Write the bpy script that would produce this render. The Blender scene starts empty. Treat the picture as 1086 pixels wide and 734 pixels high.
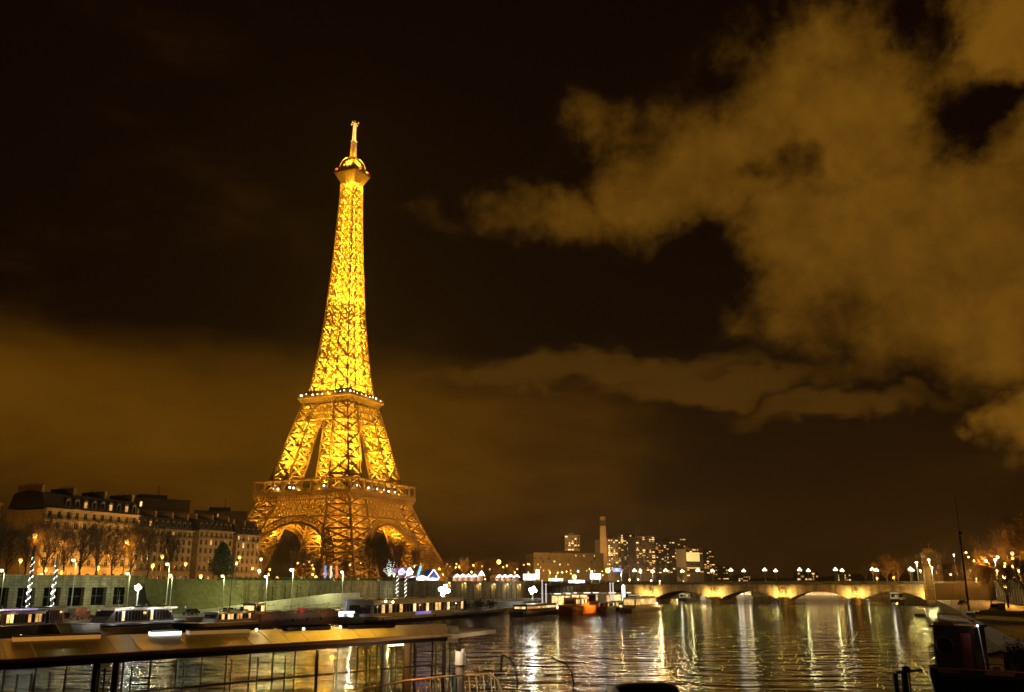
import bpy, math, random
from mathutils import Vector, Matrix
R = random.Random(7)
C = bpy.context.scene.collection
SC = bpy.context.scene
rad = math.radians

# ------------------------------------------------------------------ camera, sky, exposure
CAM_H, FPX, PITCH = 9.6, 953.0, math.atan(251 / 953)
cam = bpy.data.cameras.new('camera')
cam.sensor_fit = 'HORIZONTAL'; cam.sensor_width = 36.0; cam.lens = FPX / 1086 * 36.0
cam.clip_start = 0.2; cam.clip_end = 20000
co = bpy.data.objects.new('camera', cam); C.objects.link(co)
co.location = (0, 0, CAM_H); co.rotation_euler = (math.pi / 2 + PITCH, 0, 0)
SC.camera = co
SC.view_settings.view_transform = 'Standard'; SC.view_settings.look = 'None'
SC.view_settings.exposure = 0.0; SC.view_settings.gamma = 1.0; SC.view_settings.use_curve_mapping = False
SC.render.engine = 'CYCLES'
cy = SC.cycles
cy.max_bounces = 6; cy.diffuse_bounces = 2; cy.glossy_bounces = 3; cy.transmission_bounces = 4; cy.transparent_max_bounces = 12
cy.sample_clamp_indirect = 2.0; cy.sample_clamp_direct = 0.0; cy.caustics_reflective = False; cy.caustics_refractive = False
cy.use_denoising = True; cy.use_light_tree = True
try: cy.denoiser = 'OPENIMAGEDENOISE'
except Exception: pass

CP, SP = math.cos(PITCH), math.sin(PITCH)
def ray(px, py):
    """photo pixel -> (X/Y, Z/Y) slopes"""
    a, b = px - 543.0, 367.0 - py
    up, fwd = b * CP + FPX * SP, FPX * CP - b * SP
    return a / fwd, up / fwd
def at(px, py, Y):
    k, e = ray(px, py); return Vector((k * Y, Y, CAM_H + e * Y))
def at_z(px, py, z):
    k, e = ray(px, py); Y = (z - CAM_H) / e; return Vector((k * Y, Y, z))
U = (0.3870, 0.9221); V = (0.9221, -0.3870); L0 = (42.0, 467.0)
UANG = math.atan2(U[1], U[0])
STREET, QUAY = 9.3, 2.4
def P(s, t, z=0.0):
    return Vector((L0[0] + U[0] * s + V[0] * t, L0[1] + U[1] * s + V[1] * t, z))
def s_of(px, t, py=618):
    k, _ = ray(px, py)
    return (k * (L0[1] + V[1] * t) - L0[0] - V[0] * t) / (U[0] - k * U[1])
def bank(px, py, t):
    """photo pixel on the vertical plane that runs along the bank at distance t from the quay edge"""
    s = s_of(px, t, py); p = P(s, t)
    return Vector((p.x, p.y, CAM_H + ray(px, py)[1] * p.y))

def make_world():
    w = bpy.data.worlds.new('World'); SC.world = w; w.use_nodes = True
    nt = w.node_tree; N, L = nt.nodes, nt.links
    bg = N['Background']; bg.inputs['Strength'].default_value = 1.0
    tc = N.new('ShaderNodeTexCoord')
    sep = N.new('ShaderNodeSeparateXYZ'); L.new(tc.outputs['Generated'], sep.inputs[0])
    def M(op, a, b=None, c=None, clamp=False):
        n = N.new('ShaderNodeMath'); n.operation = op; n.use_clamp = clamp
        for i, v in enumerate((a, b, c)):
            if v is None: continue
            if isinstance(v, (int, float)): n.inputs[i].default_value = v
            else: L.new(v, n.inputs[i])
        return n.outputs[0]
    az = M('ARCTAN2', sep.outputs[0], sep.outputs[1])
    el = M('ARCSINE', sep.outputs[2])
    comb = N.new('ShaderNodeCombineXYZ'); L.new(az, comb.inputs[0]); L.new(el, comb.inputs[1])
    def noise(scale, detail, rough, off=0.0, stretch=(1, 1, 1)):
        mp = N.new('ShaderNodeMapping'); mp.inputs['Location'].default_value = (off, off * .7, off * .3)
        mp.inputs['Scale'].default_value = stretch
        L.new(comb.outputs[0], mp.inputs[0])
        n = N.new('ShaderNodeTexNoise'); n.inputs['Scale'].default_value = scale
        n.inputs['Detail'].default_value = detail; n.inputs['Roughness'].default_value = rough
        L.new(mp.outputs[0], n.inputs[0]); return n
    # edges of the cloud masses wander with a low frequency warp
    wn = noise(9.0, 6, .6, 3.1)
    wsep = N.new('ShaderNodeSeparateColor'); L.new(wn.outputs['Color'], wsep.inputs[0])
    azw = M('ADD', az, M('MULTIPLY', M('SUBTRACT', wsep.outputs[0], .5), .16))
    elw = M('ADD', el, M('MULTIPLY', M('SUBTRACT', wsep.outputs[1], .5), .12))
    def blob(px, py, rx, ry, gain=1.0, a=azw, e=elw):
        k, z = ray(px, py); A = math.atan(k); h = math.sqrt(1 + k * k); E = math.atan(z / h)
        dx = M('MULTIPLY', M('SUBTRACT', a, A), FPX * .93 / rx); dy = M('MULTIPLY', M('SUBTRACT', e, E), FPX * .97 / ry)
        d = M('SQRT', M('ADD', M('MULTIPLY', dx, dx), M('MULTIPLY', dy, dy)))
        m = N.new('ShaderNodeMapRange'); m.interpolation_type = 'SMOOTHSTEP'
        m.inputs[1].default_value = 1.45; m.inputs[2].default_value = .25
        m.inputs[3].default_value = 0; m.inputs[4].default_value = gain
        L.new(d, m.inputs[0]); return m.outputs[0]
    def union(lst):
        o = lst[0]
        for b in lst[1:]: o = M('MAXIMUM', o, b)
        return o
    big = union([blob(*a) for a in ((880, 125, 150, 100), (985, 265, 150, 105), (790, 165, 110, 85), (870, 260, 110, 95),
                 (1065, 330, 110, 75), (690, 205, 75, 62, .8), (575, 222, 85, 30, .48), (880, 60, 80, 55, .9),
                 (1075, 20, 62, 55), (1068, 150, 62, 36, .8), (1092, 450, 40, 34), (450, 230, 46, 22, .2), (640, 130, 46, 40, .5))])
    holes = union([blob(*a) for a in ((862, 155, 24, 28, .5), (820, 175, 34, 16, .42), (1015, 125, 50, 34, .55), (745, 290, 60, 42, .4), (975, 60, 30, 40, .5))])
    f1 = noise(13, 11, .64, 1.7); f2 = noise(5, 6, .6, 5.2); f5 = noise(22, 9, .62, 7.7)
    val = M('ADD', M('SUBTRACT', big, holes), M('MULTIPLY', M('SUBTRACT', f1.outputs[0], .5), 1.6))
    def sstep(v, lo, hi, gain=1.0):
        m = N.new('ShaderNodeMapRange'); m.interpolation_type = 'SMOOTHSTEP'
        m.inputs[1].default_value = lo; m.inputs[2].default_value = hi; m.inputs[4].default_value = gain
        L.new(v, m.inputs[0]); return m.outputs[0]
    cloud = M('MULTIPLY', M('MULTIPLY', sstep(val, .0, 1.08), sstep(big, .0, .3)), M('ADD', -.10, M('ADD', M('MULTIPLY', f2.outputs[0], 1.05), M('MULTIPLY', f5.outputs[0], .95))))
    low = union([blob(*a) for a in ((640, 392, 170, 26), (760, 410, 150, 24), (880, 438, 130, 20, .85))])
    f3 = noise(10, 8, .62, 9.3, (1, 3.2, 1))
    thin = M('MULTIPLY', sstep(M('ADD', low, M('MULTIPLY', M('SUBTRACT', f3.outputs[0], .5), 1.3)), .2, 1.0), .42)
    haze = union([blob(*a) for a in ((60, 450, 330, 90, .95, az, el), (300, 470, 330, 110, .8, az, el), (480, 470, 260, 100, .5, az, el))])
    f4 = noise(4, 7, .6, 12.3, (1, 2.6, 1))
    hz = M('MULTIPLY', sstep(M('ADD', haze, M('MULTIPLY', M('SUBTRACT', f4.outputs[0], .5), 1.1)), .05, 1.15), 1.0)
    hz2 = M('MULTIPLY', sstep(el, .30, .02), M('ADD', .1, M('MULTIPLY', f4.outputs[0], .34)))
    def scaled(col, fac):
        n = N.new('ShaderNodeVectorMath'); n.operation = 'SCALE'; n.inputs[0].default_value = col
        L.new(fac, n.inputs[3]); return n.outputs[0]
    def add(a, b):
        n = N.new('ShaderNodeVectorMath'); n.operation = 'ADD'; L.new(a, n.inputs[0]); L.new(b, n.inputs[1]); return n.outputs[0]
    base = N.new('ShaderNodeRGB'); base.outputs[0].default_value = (.0034, .0007, .0003, 1)
    tot = add(base.outputs[0], scaled((.148, .062, .0042), cloud))
    tot = add(tot, scaled((.12, .050, .0040), thin))
    tot = add(tot, scaled((.096, .036, .0010), hz))
    tot = add(tot, scaled((.062, .024, .0025), hz2))
    L.new(tot, bg.inputs['Color'])
make_world()

# ------------------------------------------------------------------ materials
MATS = {}
def mat(name, col, rough=.7, metal=0.0, nscale=1.2, namt=.35, bump=0.0, emit=None, estr=0.0, spec=.5, stretch=(1, 1, 1)):
    if name in MATS: return MATS[name]
    m = bpy.data.materials.new(name); m.use_nodes = True; MATS[name] = m
    nt = m.node_tree; N, L = nt.nodes, nt.links; b = N['Principled BSDF']
    b.inputs['Roughness'].default_value = rough; b.inputs['Metallic'].default_value = metal
    b.inputs['Specular IOR Level'].default_value = spec
    tc = N.new('ShaderNodeTexCoord'); mp = N.new('ShaderNodeMapping'); mp.inputs['Scale'].default_value = stretch
    L.new(tc.outputs['Object'], mp.inputs[0])
    n = N.new('ShaderNodeTexNoise'); n.inputs['Scale'].default_value = nscale; n.inputs['Detail'].default_value = 7; n.inputs['Roughness'].default_value = .65
    L.new(mp.outputs[0], n.inputs[0])
    cr = N.new('ShaderNodeValToRGB'); cr.color_ramp.elements[0].position = .28; cr.color_ramp.elements[1].position = .74
    lo = [max(0, c * (1 - namt)) for c in col]; hi = [min(1, c * (1 + namt)) for c in col]
    cr.color_ramp.elements[0].color = (*lo, 1); cr.color_ramp.elements[1].color = (*hi, 1)
    L.new(n.outputs[0], cr.inputs[0]); L.new(cr.outputs[0], b.inputs['Base Color'])
    if bump:
        bp = N.new('ShaderNodeBump'); bp.inputs['Strength'].default_value = bump; bp.inputs['Distance'].default_value = .05
        L.new(n.outputs[0], bp.inputs['Height']); L.new(bp.outputs[0], b.inputs['Normal'])
    if emit:
        b.inputs['Emission Color'].default_value = (*emit, 1); b.inputs['Emission Strength'].default_value = estr
    return m
def glow(name, col, strength, sample=False):
    if name in MATS: return MATS[name]
    m = mat(name, (.6, .6, .6), .5, emit=col, estr=strength)
    if 'window' in name:      # curtains and furniture: uneven room light
        nt = m.node_tree; b = nt.nodes['Principled BSDF']; g = nt.nodes.new('ShaderNodeNewGeometry'); n = nt.nodes.new('ShaderNodeTexNoise'); r = nt.nodes.new('ShaderNodeMapRange')
        n.inputs['Scale'].default_value = .9; n.inputs['Detail'].default_value = 3; nt.links.new(g.outputs['Position'], n.inputs['Vector'])
        r.inputs[1].default_value = .32; r.inputs[2].default_value = .68; r.inputs[3].default_value = strength * .12; r.inputs[4].default_value = strength * 1.5
        nt.links.new(n.outputs[0], r.inputs[0]); nt.links.new(r.outputs[0], b.inputs['Emission Strength'])
    try: m.cycles.emission_sampling = 'AUTO' if sample else 'NONE'
    except Exception: pass
    return m
IRON = mat('tower_iron_paint', (.32, .215, .085), .6, 0, .3, .25)
STONE = mat('cut_stone', (.30, .25, .17), .85, 0, .8, .25, .3)
BSTONE = mat('bridge_stone', (.46, .37, .22), .85, 0, .5, .22, .3)
QWALL = mat('quay_stone', (.21, .19, .09), .9, 0, .6, .35, .4)
def coursed(m, w, h, dark):
    """stone courses with darker joints"""
    nt = m.node_tree; N, L = nt.nodes, nt.links; b = N['Principled BSDF']; src = b.inputs['Base Color'].links[0].from_socket
    g = N.new('ShaderNodeTexCoord'); mp = N.new('ShaderNodeMapping'); mp.inputs['Rotation'].default_value = (rad(90), 0, 0); L.new(g.outputs['Object'], mp.inputs[0])
    k = N.new('ShaderNodeTexBrick'); k.inputs['Scale'].default_value = 1; k.inputs['Brick Width'].default_value = w; k.inputs['Row Height'].default_value = h; k.inputs['Mortar Size'].default_value = .035
    k.inputs['Color1'].default_value = (1, 1, 1, 1); k.inputs['Color2'].default_value = (.72, .70, .68, 1); k.inputs['Mortar'].default_value = (dark, dark, dark, 1); L.new(mp.outputs[0], k.inputs['Vector'])
    x = N.new('ShaderNodeMix'); x.data_type = 'RGBA'; x.blend_type = 'MULTIPLY'; x.inputs[0].default_value = 1; L.new(src, x.inputs[6]); L.new(k.outputs[0], x.inputs[7])
    st = N.new('ShaderNodeTexNoise'); st.inputs['Scale'].default_value = .35; st.inputs['Detail'].default_value = 6; s2 = N.new('ShaderNodeMapping'); s2.inputs['Scale'].default_value = (1.6, 1.6, .18); L.new(g.outputs['Object'], s2.inputs[0]); L.new(s2.outputs[0], st.inputs[0])
    r = N.new('ShaderNodeMapRange'); r.inputs[1].default_value = .35; r.inputs[2].default_value = .6; r.inputs[3].default_value = .45; r.inputs[4].default_value = 1; L.new(st.outputs[0], r.inputs[0])
    y = N.new('ShaderNodeVectorMath'); y.operation = 'SCALE'; L.new(x.outputs[2], y.inputs[0]); L.new(r.outputs[0], y.inputs[3]); L.new(y.outputs[0], b.inputs['Base Color'])
coursed(QWALL, 1.5, .6, .35); coursed(BSTONE, 1.8, .75, .5); coursed(STONE, 1.5, .6, .4)
COBBLE = mat('quay_paving', (.12, .11, .09), .85, 0, .7, .35, .4)
ASPH = mat('asphalt', (.05, .048, .045), .8, 0, .4, .3, .2)
SOIL = mat('city_ground', (.07, .06, .045), .95, 0, .05, .4)
FACADE = mat('apartment_limestone', (.36, .30, .22), .9, 0, .35, .3, .2)
FACADE2 = mat('apartment_grey_stone', (.29, .25, .19), .9, 0, .35, .3, .2)
SLATE = mat('roof_slate', (.045, .045, .05), .55, 0, 1.5, .4, .3)
CHIM = mat('chimney_render', (.30, .22, .15), .9, 0, 1, .3)
POT = mat('terracotta', (.33, .14, .07), .85, 0, 2, .3)
IRONW = mat('black_ironwork', (.02, .02, .02), .45, .6, 3, .3)
GLASS_D = mat('dark_window_glass', (.012, .012, .014), .08, 0, 2, .3, 0, spec=.8)
FRAME_W = mat('painted_window_frame', (.35, .32, .27), .6)
WIN_W = glow('lit_window_warm', (1, .55, .15), 1.0)
WIN_Y = glow('lit_window_yellow', (1, .66, .24), 1.5)
WIN_O = glow('lit_window_amber', (1, .40, .07), .7)
BARK = mat('winter_bark', (.085, .06, .04), .95, 0, 3, .4, .4)
TWIG = mat('winter_twigs', (.10, .066, .036), .95, 0, .6, .4)
NEEDLE = mat('evergreen_leaves', (.03, .045, .018), .8, 0, .8, .5)
HEDGE = mat('hedge_leaves', (.06, .09, .02), .8, 0, 1.2, .5)
GRASS = mat('lawn_grass', (.10, .105, .035), .95, 0, .7, .4, .4)
POLE_G = mat('grey_painted_pole', (.26, .27, .23), .5, .2, 2, .3)
POLE_D = mat('dark_green_pole', (.03, .04, .03), .5, .3, 2, .3)
HULL_K = mat('black_hull_paint', (.012, .011, .011), .35, 0, .6, .5, .1)
HULL_R = mat('rusty_brown_hull', (.12, .055, .025), .6, 0, .5, .5, .2)
HULL_W = mat('white_hull_paint', (.62, .62, .58), .35, 0, .6, .2)
HULL_B = mat('dark_blue_hull', (.02, .022, .05), .35, 0, .6, .4)
HULL_O = mat('orange_hull_paint', (.75, .20, .015), .45, 0, .5, .2)
HOUSE_R = mat('oxblood_deckhouse', (.042, .010, .008), .45, 0, .8, .4)
TIMBER = mat('weathered_deck_timber', (.17, .095, .05), .7, 0, 1.2, .4, .3, stretch=(.3, 3, 1))
WHITE = mat('white_paint', (.72, .70, .64), .5, 0, 1.2, .15)
GREYM = mat('galvanised_metal', (.38, .38, .36), .4, .7, 1.5, .25)
RUBBER = mat('tyre_rubber', (.02, .02, .02), .8, 0, 4, .3)
CANVAS = mat('cream_canvas', (.55, .48, .36), .85, 0, 2, .2)
BLUE_G = glow('blue_roof_lights', (.16, .12, .9), .55)

# ------------------------------------------------------------------ mesh + object helpers
class MB:
    def __init__(s): s.v = []; s.f = []; s.mi = []
    def add(s, vs, fs, mi=0):
        o = len(s.v); s.v += [tuple(v) for v in vs]; s.f += [tuple(i + o for i in f) for f in fs]; s.mi += [mi] * len(fs); return s
    def box(s, x0, x1, y0, y1, z0, z1, mi=0):
        return s.add([(x0, y0, z0), (x1, y0, z0), (x1, y1, z0), (x0, y1, z0), (x0, y0, z1), (x1, y0, z1), (x1, y1, z1), (x0, y1, z1)],
                     [(0, 3, 2, 1), (4, 5, 6, 7), (0, 1, 5, 4), (1, 2, 6, 5), (2, 3, 7, 6), (3, 0, 4, 7)], mi)
    def frust(s, z0, h0, z1, h1, mi=0, cx=0, cy=0):
        """square frustum"""
        vs = [(cx + sx * h, cy + sy * h, z) for z, h in ((z0, h0), (z1, h1)) for sx, sy in ((-1, -1), (1, -1), (1, 1), (-1, 1))]
        return s.add(vs, [(3, 2, 1, 0), (4, 5, 6, 7)] + [(i, (i + 1) % 4, 4 + (i + 1) % 4, 4 + i) for i in range(4)], mi)
    def beam(s, a, b, w, n=4, w2=None, mi=0):
        a = Vector(a); b = Vector(b); d = b - a
        if d.length < 1e-6: return s
        d.normalize(); q = Vector((0, 0, 1)) if abs(d.z) < .9 else Vector((1, 0, 0))
        x = d.cross(q).normalized(); y = d.cross(x); w2 = w if w2 is None else w2
        vs = []
        for p, r in ((a, w / 2), (b, w2 / 2)):
            for i in range(n):
                an = 2 * math.pi * i / n
                vs.append(p + x * (r * math.cos(an)) + y * (r * math.sin(an)))
        return s.add(vs, [(i, (i + 1) % n, n + (i + 1) % n, n + i) for i in range(n)] + [tuple(range(n))[::-1], tuple(range(n, 2 * n))], mi)
    def tube(s, pts, w, n=6, mi=0):
        for a, b in zip(pts, pts[1:]): s.beam(a, b, w, n, mi=mi)
        return s
    def cyl(s, x, y, z0, z1, r, n=12, r2=None, mi=0):
        return s.beam((x, y, z0), (x, y, z1), 2 * r, n, None if r2 is None else 2 * r2, mi)
    def ball(s, c, r, n=8, m=6, sz=1.0, mi=0):
        vs = [(c[0], c[1], c[2] - r * sz)]; fs = []
        for j in range(1, m):
            th = math.pi * j / m - math.pi / 2
            for i in range(n):
                an = 2 * math.pi * i / n
                vs.append((c[0] + r * math.cos(th) * math.cos(an), c[1] + r * math.cos(th) * math.sin(an), c[2] + r * sz * math.sin(th)))
        vs.append((c[0], c[1], c[2] + r * sz)); top = len(vs) - 1
        for i in range(n): fs.append((0, 1 + (i + 1) % n, 1 + i)); fs.append((top, 1 + (m - 2) * n + i, 1 + (m - 2) * n + (i + 1) % n))
        for j in range(m - 2):
            for i in range(n):
                a = 1 + j * n + i; b = 1 + j * n + (i + 1) % n; fs.append((a, b, b + n, a + n))
        return s.add(vs, fs, mi)
    def prism(s, pts, y0, y1, mi=0):
        """polygon in x,z extruded along y"""
        n = len(pts); vs = [(x, y0, z) for x, z in pts] + [(x, y1, z) for x, z in pts]
        return s.add(vs, [tuple(range(n)), tuple(range(n, 2 * n))[::-1]] + [(i, n + i, n + (i + 1) % n, (i + 1) % n) for i in range(n)], mi)
    def data(s, name, m):
        me = bpy.data.meshes.new(name); me.from_pydata(s.v, [], s.f)
        ms = m if isinstance(m, (list, tuple)) else [m]
        for q in ms: me.materials.append(q)
        if len(ms) > 1: me.polygons.foreach_set('material_index', s.mi)
        me.update(); return me
    def build(s, name, m, parent=None, loc=(0, 0, 0), rz=0):
        return inst(s.data(name, m), name, parent, loc, rz)
def inst(me, name, parent=None, loc=(0, 0, 0), rz=0):
    o = bpy.data.objects.new(name, me); C.objects.link(o); o.location = loc; o.rotation_euler = (0, 0, rz); o.parent = parent
    return o
def tag(o, label, cat, group=None):
    o['label'] = label; o['category'] = cat
    if group: o['group'] = group
    return o
def thing(name, label, cat, loc=(0, 0, 0), rz=0, group=None):
    o = bpy.data.objects.new(name, None); C.objects.link(o); o.location = loc; o.rotation_euler = (0, 0, rz); o.empty_display_size = .3
    return tag(o, label, cat, group)
def struct(o, kind='structure'): o['kind'] = kind; return o
def dup(root, loc, rz, label, scale=1.0, group=None):
    r = root.copy(); C.objects.link(r); r.location = loc; r.rotation_euler = (0, 0, rz); r.scale = (scale,) * 3; r['label'] = label
    if group: r['group'] = group
    for ch in list(root.children):
        c = ch.copy(); C.objects.link(c); c.parent = r
        for g in list(ch.children):
            d = g.copy(); C.objects.link(d); d.parent = c
    return r
def plight(loc, power, col, r=.3, parent=None, spot=None, aim=None):
    l = bpy.data.lights.new('lamp_or_fill_light', 'SPOT' if spot else 'POINT'); l.energy = power; l.color = col; l.shadow_soft_size = r
    o = bpy.data.objects.new('lamp_or_fill_light', l); C.objects.link(o); o.parent = parent; o.location = loc
    if spot:
        l.spot_size = rad(spot); l.spot_blend = .6
        o.rotation_euler = Vector(aim).to_track_quat('-Z', 'Y').to_euler()
    return o
ORD = ['first', 'second', 'third', 'fourth', 'fifth', 'sixth', 'seventh', 'eighth', 'ninth', 'tenth', 'eleventh', 'twelfth', 'thirteenth',
       'fourteenth', 'fifteenth', 'sixteenth', 'seventeenth', 'eighteenth', 'nineteenth', 'twentieth']
SODIUM = (1, .39, .04); WARM = (1, .60, .20); WHITEL = (1, .93, .80); GREENISH = (1, 1, .42); COOL = (.85, .92, 1.0)

# ------------------------------------------------------------------ ground, water, quays
def water():
    m = bpy.data.materials.new('river_water'); m.use_nodes = True
    nt = m.node_tree; N, L = nt.nodes, nt.links; b = N['Principled BSDF']
    b.inputs['Base Color'].default_value = (.012, .011, .006, 1); b.inputs['Roughness'].default_value = .055; b.inputs['IOR'].default_value = 1.33
    tc = N.new('ShaderNodeTexCoord')
    def ns(sc, st, det, w):
        mp = N.new('ShaderNodeMapping'); mp.inputs['Scale'].default_value = st; mp.inputs['Rotation'].default_value = (0, 0, rad(w))
        L.new(tc.outputs['Object'], mp.inputs[0])
        n = N.new('ShaderNodeTexNoise'); n.inputs['Scale'].default_value = sc; n.inputs['Detail'].default_value = det; n.inputs['Roughness'].default_value = .55
        L.new(mp.outputs[0], n.inputs[0]); return n.outputs[0]
    def M(op, a, bb):
        n = N.new('ShaderNodeMath'); n.operation = op
        for i, v in enumerate((a, bb)):
            if isinstance(v, (int, float)): n.inputs[i].default_value = v
            else: L.new(v, n.inputs[i])
        return n.outputs[0]
    h = M('ADD', M('MULTIPLY', ns(.17, (.85, 1.5, 1), 3, 6), 1.6), M('MULTIPLY', ns(.75, (.8, 1.5, 1), 5, -8), .22))
    bp = N.new('ShaderNodeBump'); bp.inputs['Strength'].default_value = 1.0; bp.inputs['Distance'].default_value = 1.0
    L.new(h, bp.inputs['Height']); L.new(bp.outputs[0], b.inputs['Normal'])
    mb = MB(); mb.add([(-2500, -300, 0), (3300, -300, 0), (3300, 2400, 0), (-2500, 2400, 0)], [(0, 1, 2, 3)])
    struct(mb.build('river_water', m))
water()
def slab(name, poly, ztop, zbot, m):
    n = len(poly); mb = MB()
    mb.add([(x, y, ztop) for x, y in poly] + [(x, y, zbot) for x, y in poly], [tuple(range(n))] + [(i, n + i, n + (i + 1) % n, (i + 1) % n) for i in range(n)])
    return struct(mb.build(name, m))
def pt(s, t): p = P(s, t); return (p.x, p.y)
WT = -28.0     # foot of the upper embankment on the left bank
LEFT_FAR = [pt(330, -2), pt(520, -60), pt(800, -260), pt(1200, -900)]
slab('lower_quay', [pt(-470, WT - 1.0), pt(-470, 0), pt(330, 0), pt(330, WT - 1.0)], QUAY, -3, COBBLE)
slab('city_ground', [pt(-470, WT - 1.1), pt(330, WT - 1.1)] + LEFT_FAR[1:] + [(-2450, 2350), (-2450, -200)], STREET, -3, SOIL)
RW = 155.0
slab('right_quay', [pt(-500, RW + 24), pt(-4, RW + 24), pt(-4, RW), pt(-500, RW)][::-1], QUAY, -3, mat('dark_quay_setts', (.04, .034, .026), .7, 0, .5, .5, .3))  # right quay tinted darker than the left paving
slab('right_bank_ground', [pt(-500, RW + 24), (400, -250), (3250, -200), (3250, 2350), (-1500, 2350), (-700, 1700), pt(700, 20), pt(420, RW - 30), pt(200, RW), pt(-3, RW), pt(-3, RW + 24)][::-1], STREET, -3, SOIL)
def hills():
    mb = MB(); nx = 60; rows = [(0, 0), (160, .75), (330, 1), (430, .9)]
    vs = []
    for j, (dy, k) in enumerate(rows):
        for i in range(nx + 1):
            x = -2450 + 5700 * i / nx
            h = 9 + 5 * math.sin(x * .0021 + 1) + 4 * math.sin(x * .0063) + (40 * math.exp(-((x - 1150) / 300) ** 2))
            vs.append((x, 1900 + dy + 80 * math.sin(x * .003), STREET - 1 + k * h))
    fs = [(j * (nx + 1) + i, j * (nx + 1) + i + 1, (j + 1) * (nx + 1) + i + 1, (j + 1) * (nx + 1) + i) for j in range(3) for i in range(nx)]
    mb.add(vs, fs); struct(mb.build('hills', mat('wooded_hill', (.05, .045, .025), .95, 0, .02, .5)))
hills()
def road():
    mb = MB(); a = []
    for s in (-470, 330): a += [pt(s, WT - 14), pt(s, WT - 28)]
    mb.add([(x, y, STREET + .006) for x, y in (a[0], a[1], a[3], a[2])], [(0, 1, 2, 3)])
    struct(mb.build('quay_road', ASPH))
    for t0, nm in ((WT - 12, 'pavement'), (WT - 28.2, 'pavement')):
        mb = MB()
        w = 11.4 if t0 > WT - 20 else -10
        q = [pt(-470, t0 + (0 if w < 0 else -2)), pt(330, t0 + (0 if w < 0 else -2)), pt(330, t0 + (w if w < 0 else 11.5)), pt(-470, t0 + (w if w < 0 else 11.5))]
        mb.add([(x, y, STREET + .13) for x, y in q] + [(x, y, STREET - .2) for x, y in q], [(0, 1, 2, 3), (0, 4, 5, 1), (1, 5, 6, 2), (2, 6, 7, 3), (3, 7, 4, 0)])
        struct(mb.build(nm, COBBLE))
road()

# ------------------------------------------------------------------ the lattice tower
def lerp(tab, z):
    if z <= tab[0][0]: return tab[0][1]
    for (a, u), (b, v) in zip(tab, tab[1:]):
        if z <= b: return u + (v - u) * (z - a) / (b - a)
    return tab[-1][1]
TO = [(9, 57.5), (17, 53), (35, 44.5), (53, 37), (62, 33.6), (72, 30.2), (90, 25.6), (105, 22), (118, 18.8), (124, 17), (135, 14.6), (153, 12.3), (172, 10.5), (190, 9.3), (230, 7.3), (281, 5.3)]
TW = [(9, 24), (53, 17), (62, 16), (72, 14.4), (118, 10.8), (126, 10), (150, 8.2), (172, 7.2), (190, 6.2)]
O = lambda z: lerp(TO, z); W = lambda z: lerp(TW, z)
def lace(mb, a0, a1, b0, b1, w, sub, nsub=2, horiz=True):
    """cross-braced panel between a0-a1 (bottom) and b0-b1 (top)"""
    a0, a1, b0, b1 = map(Vector, (a0, a1, b0, b1))
    mb.beam(a0, b1, w); mb.beam(a1, b0, w)
    if horiz: mb.beam(b0, b1, w * 1.15)
    if sub:
        g = lambda u, v: (a0.lerp(a1, u)).lerp(b0.lerp(b1, u), v)
        n = nsub
        for i in range(n):
            for j in range(n):
                u0, u1, v0, v1 = i / n, (i + 1) / n, j / n, (j + 1) / n
                mb.beam(g(u0, v0), g(u1, v1), sub, 3); mb.beam(g(u1, v0), g(u0, v1), sub, 3)
                if j: mb.beam(g(u0, v0), g(u1, v0), sub, 3)
def leg_mesh(sx, sy, zs, w, sub, nsub, colw):
    mb = MB()
    def cols(z):
        o, k = O(z), W(z); i = o - k
        return [Vector((sx * o, sy * o, z)), Vector((sx * i, sy * o, z)), Vector((sx * i, sy * i, z)), Vector((sx * o, sy * i, z))]
    for za, zb in zip(zs, zs[1:]):
        ca, cb = cols(za), cols(zb)
        for k in range(4):
            mb.beam(ca[k], cb[k], colw)
            lace(mb, ca[k], ca[(k + 1) % 4], cb[k], cb[(k + 1) % 4], w, sub, nsub)
        mb.beam(cb[0], cb[2], w); mb.beam(cb[1], cb[3], w)
    return mb
def steps(a, b, n, k=1.0):
    w = [k ** i for i in range(n)]; t = sum(w); z = [a]
    for q in w: z.append(z[-1] + (b - a) * q / t)
    return z
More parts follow.
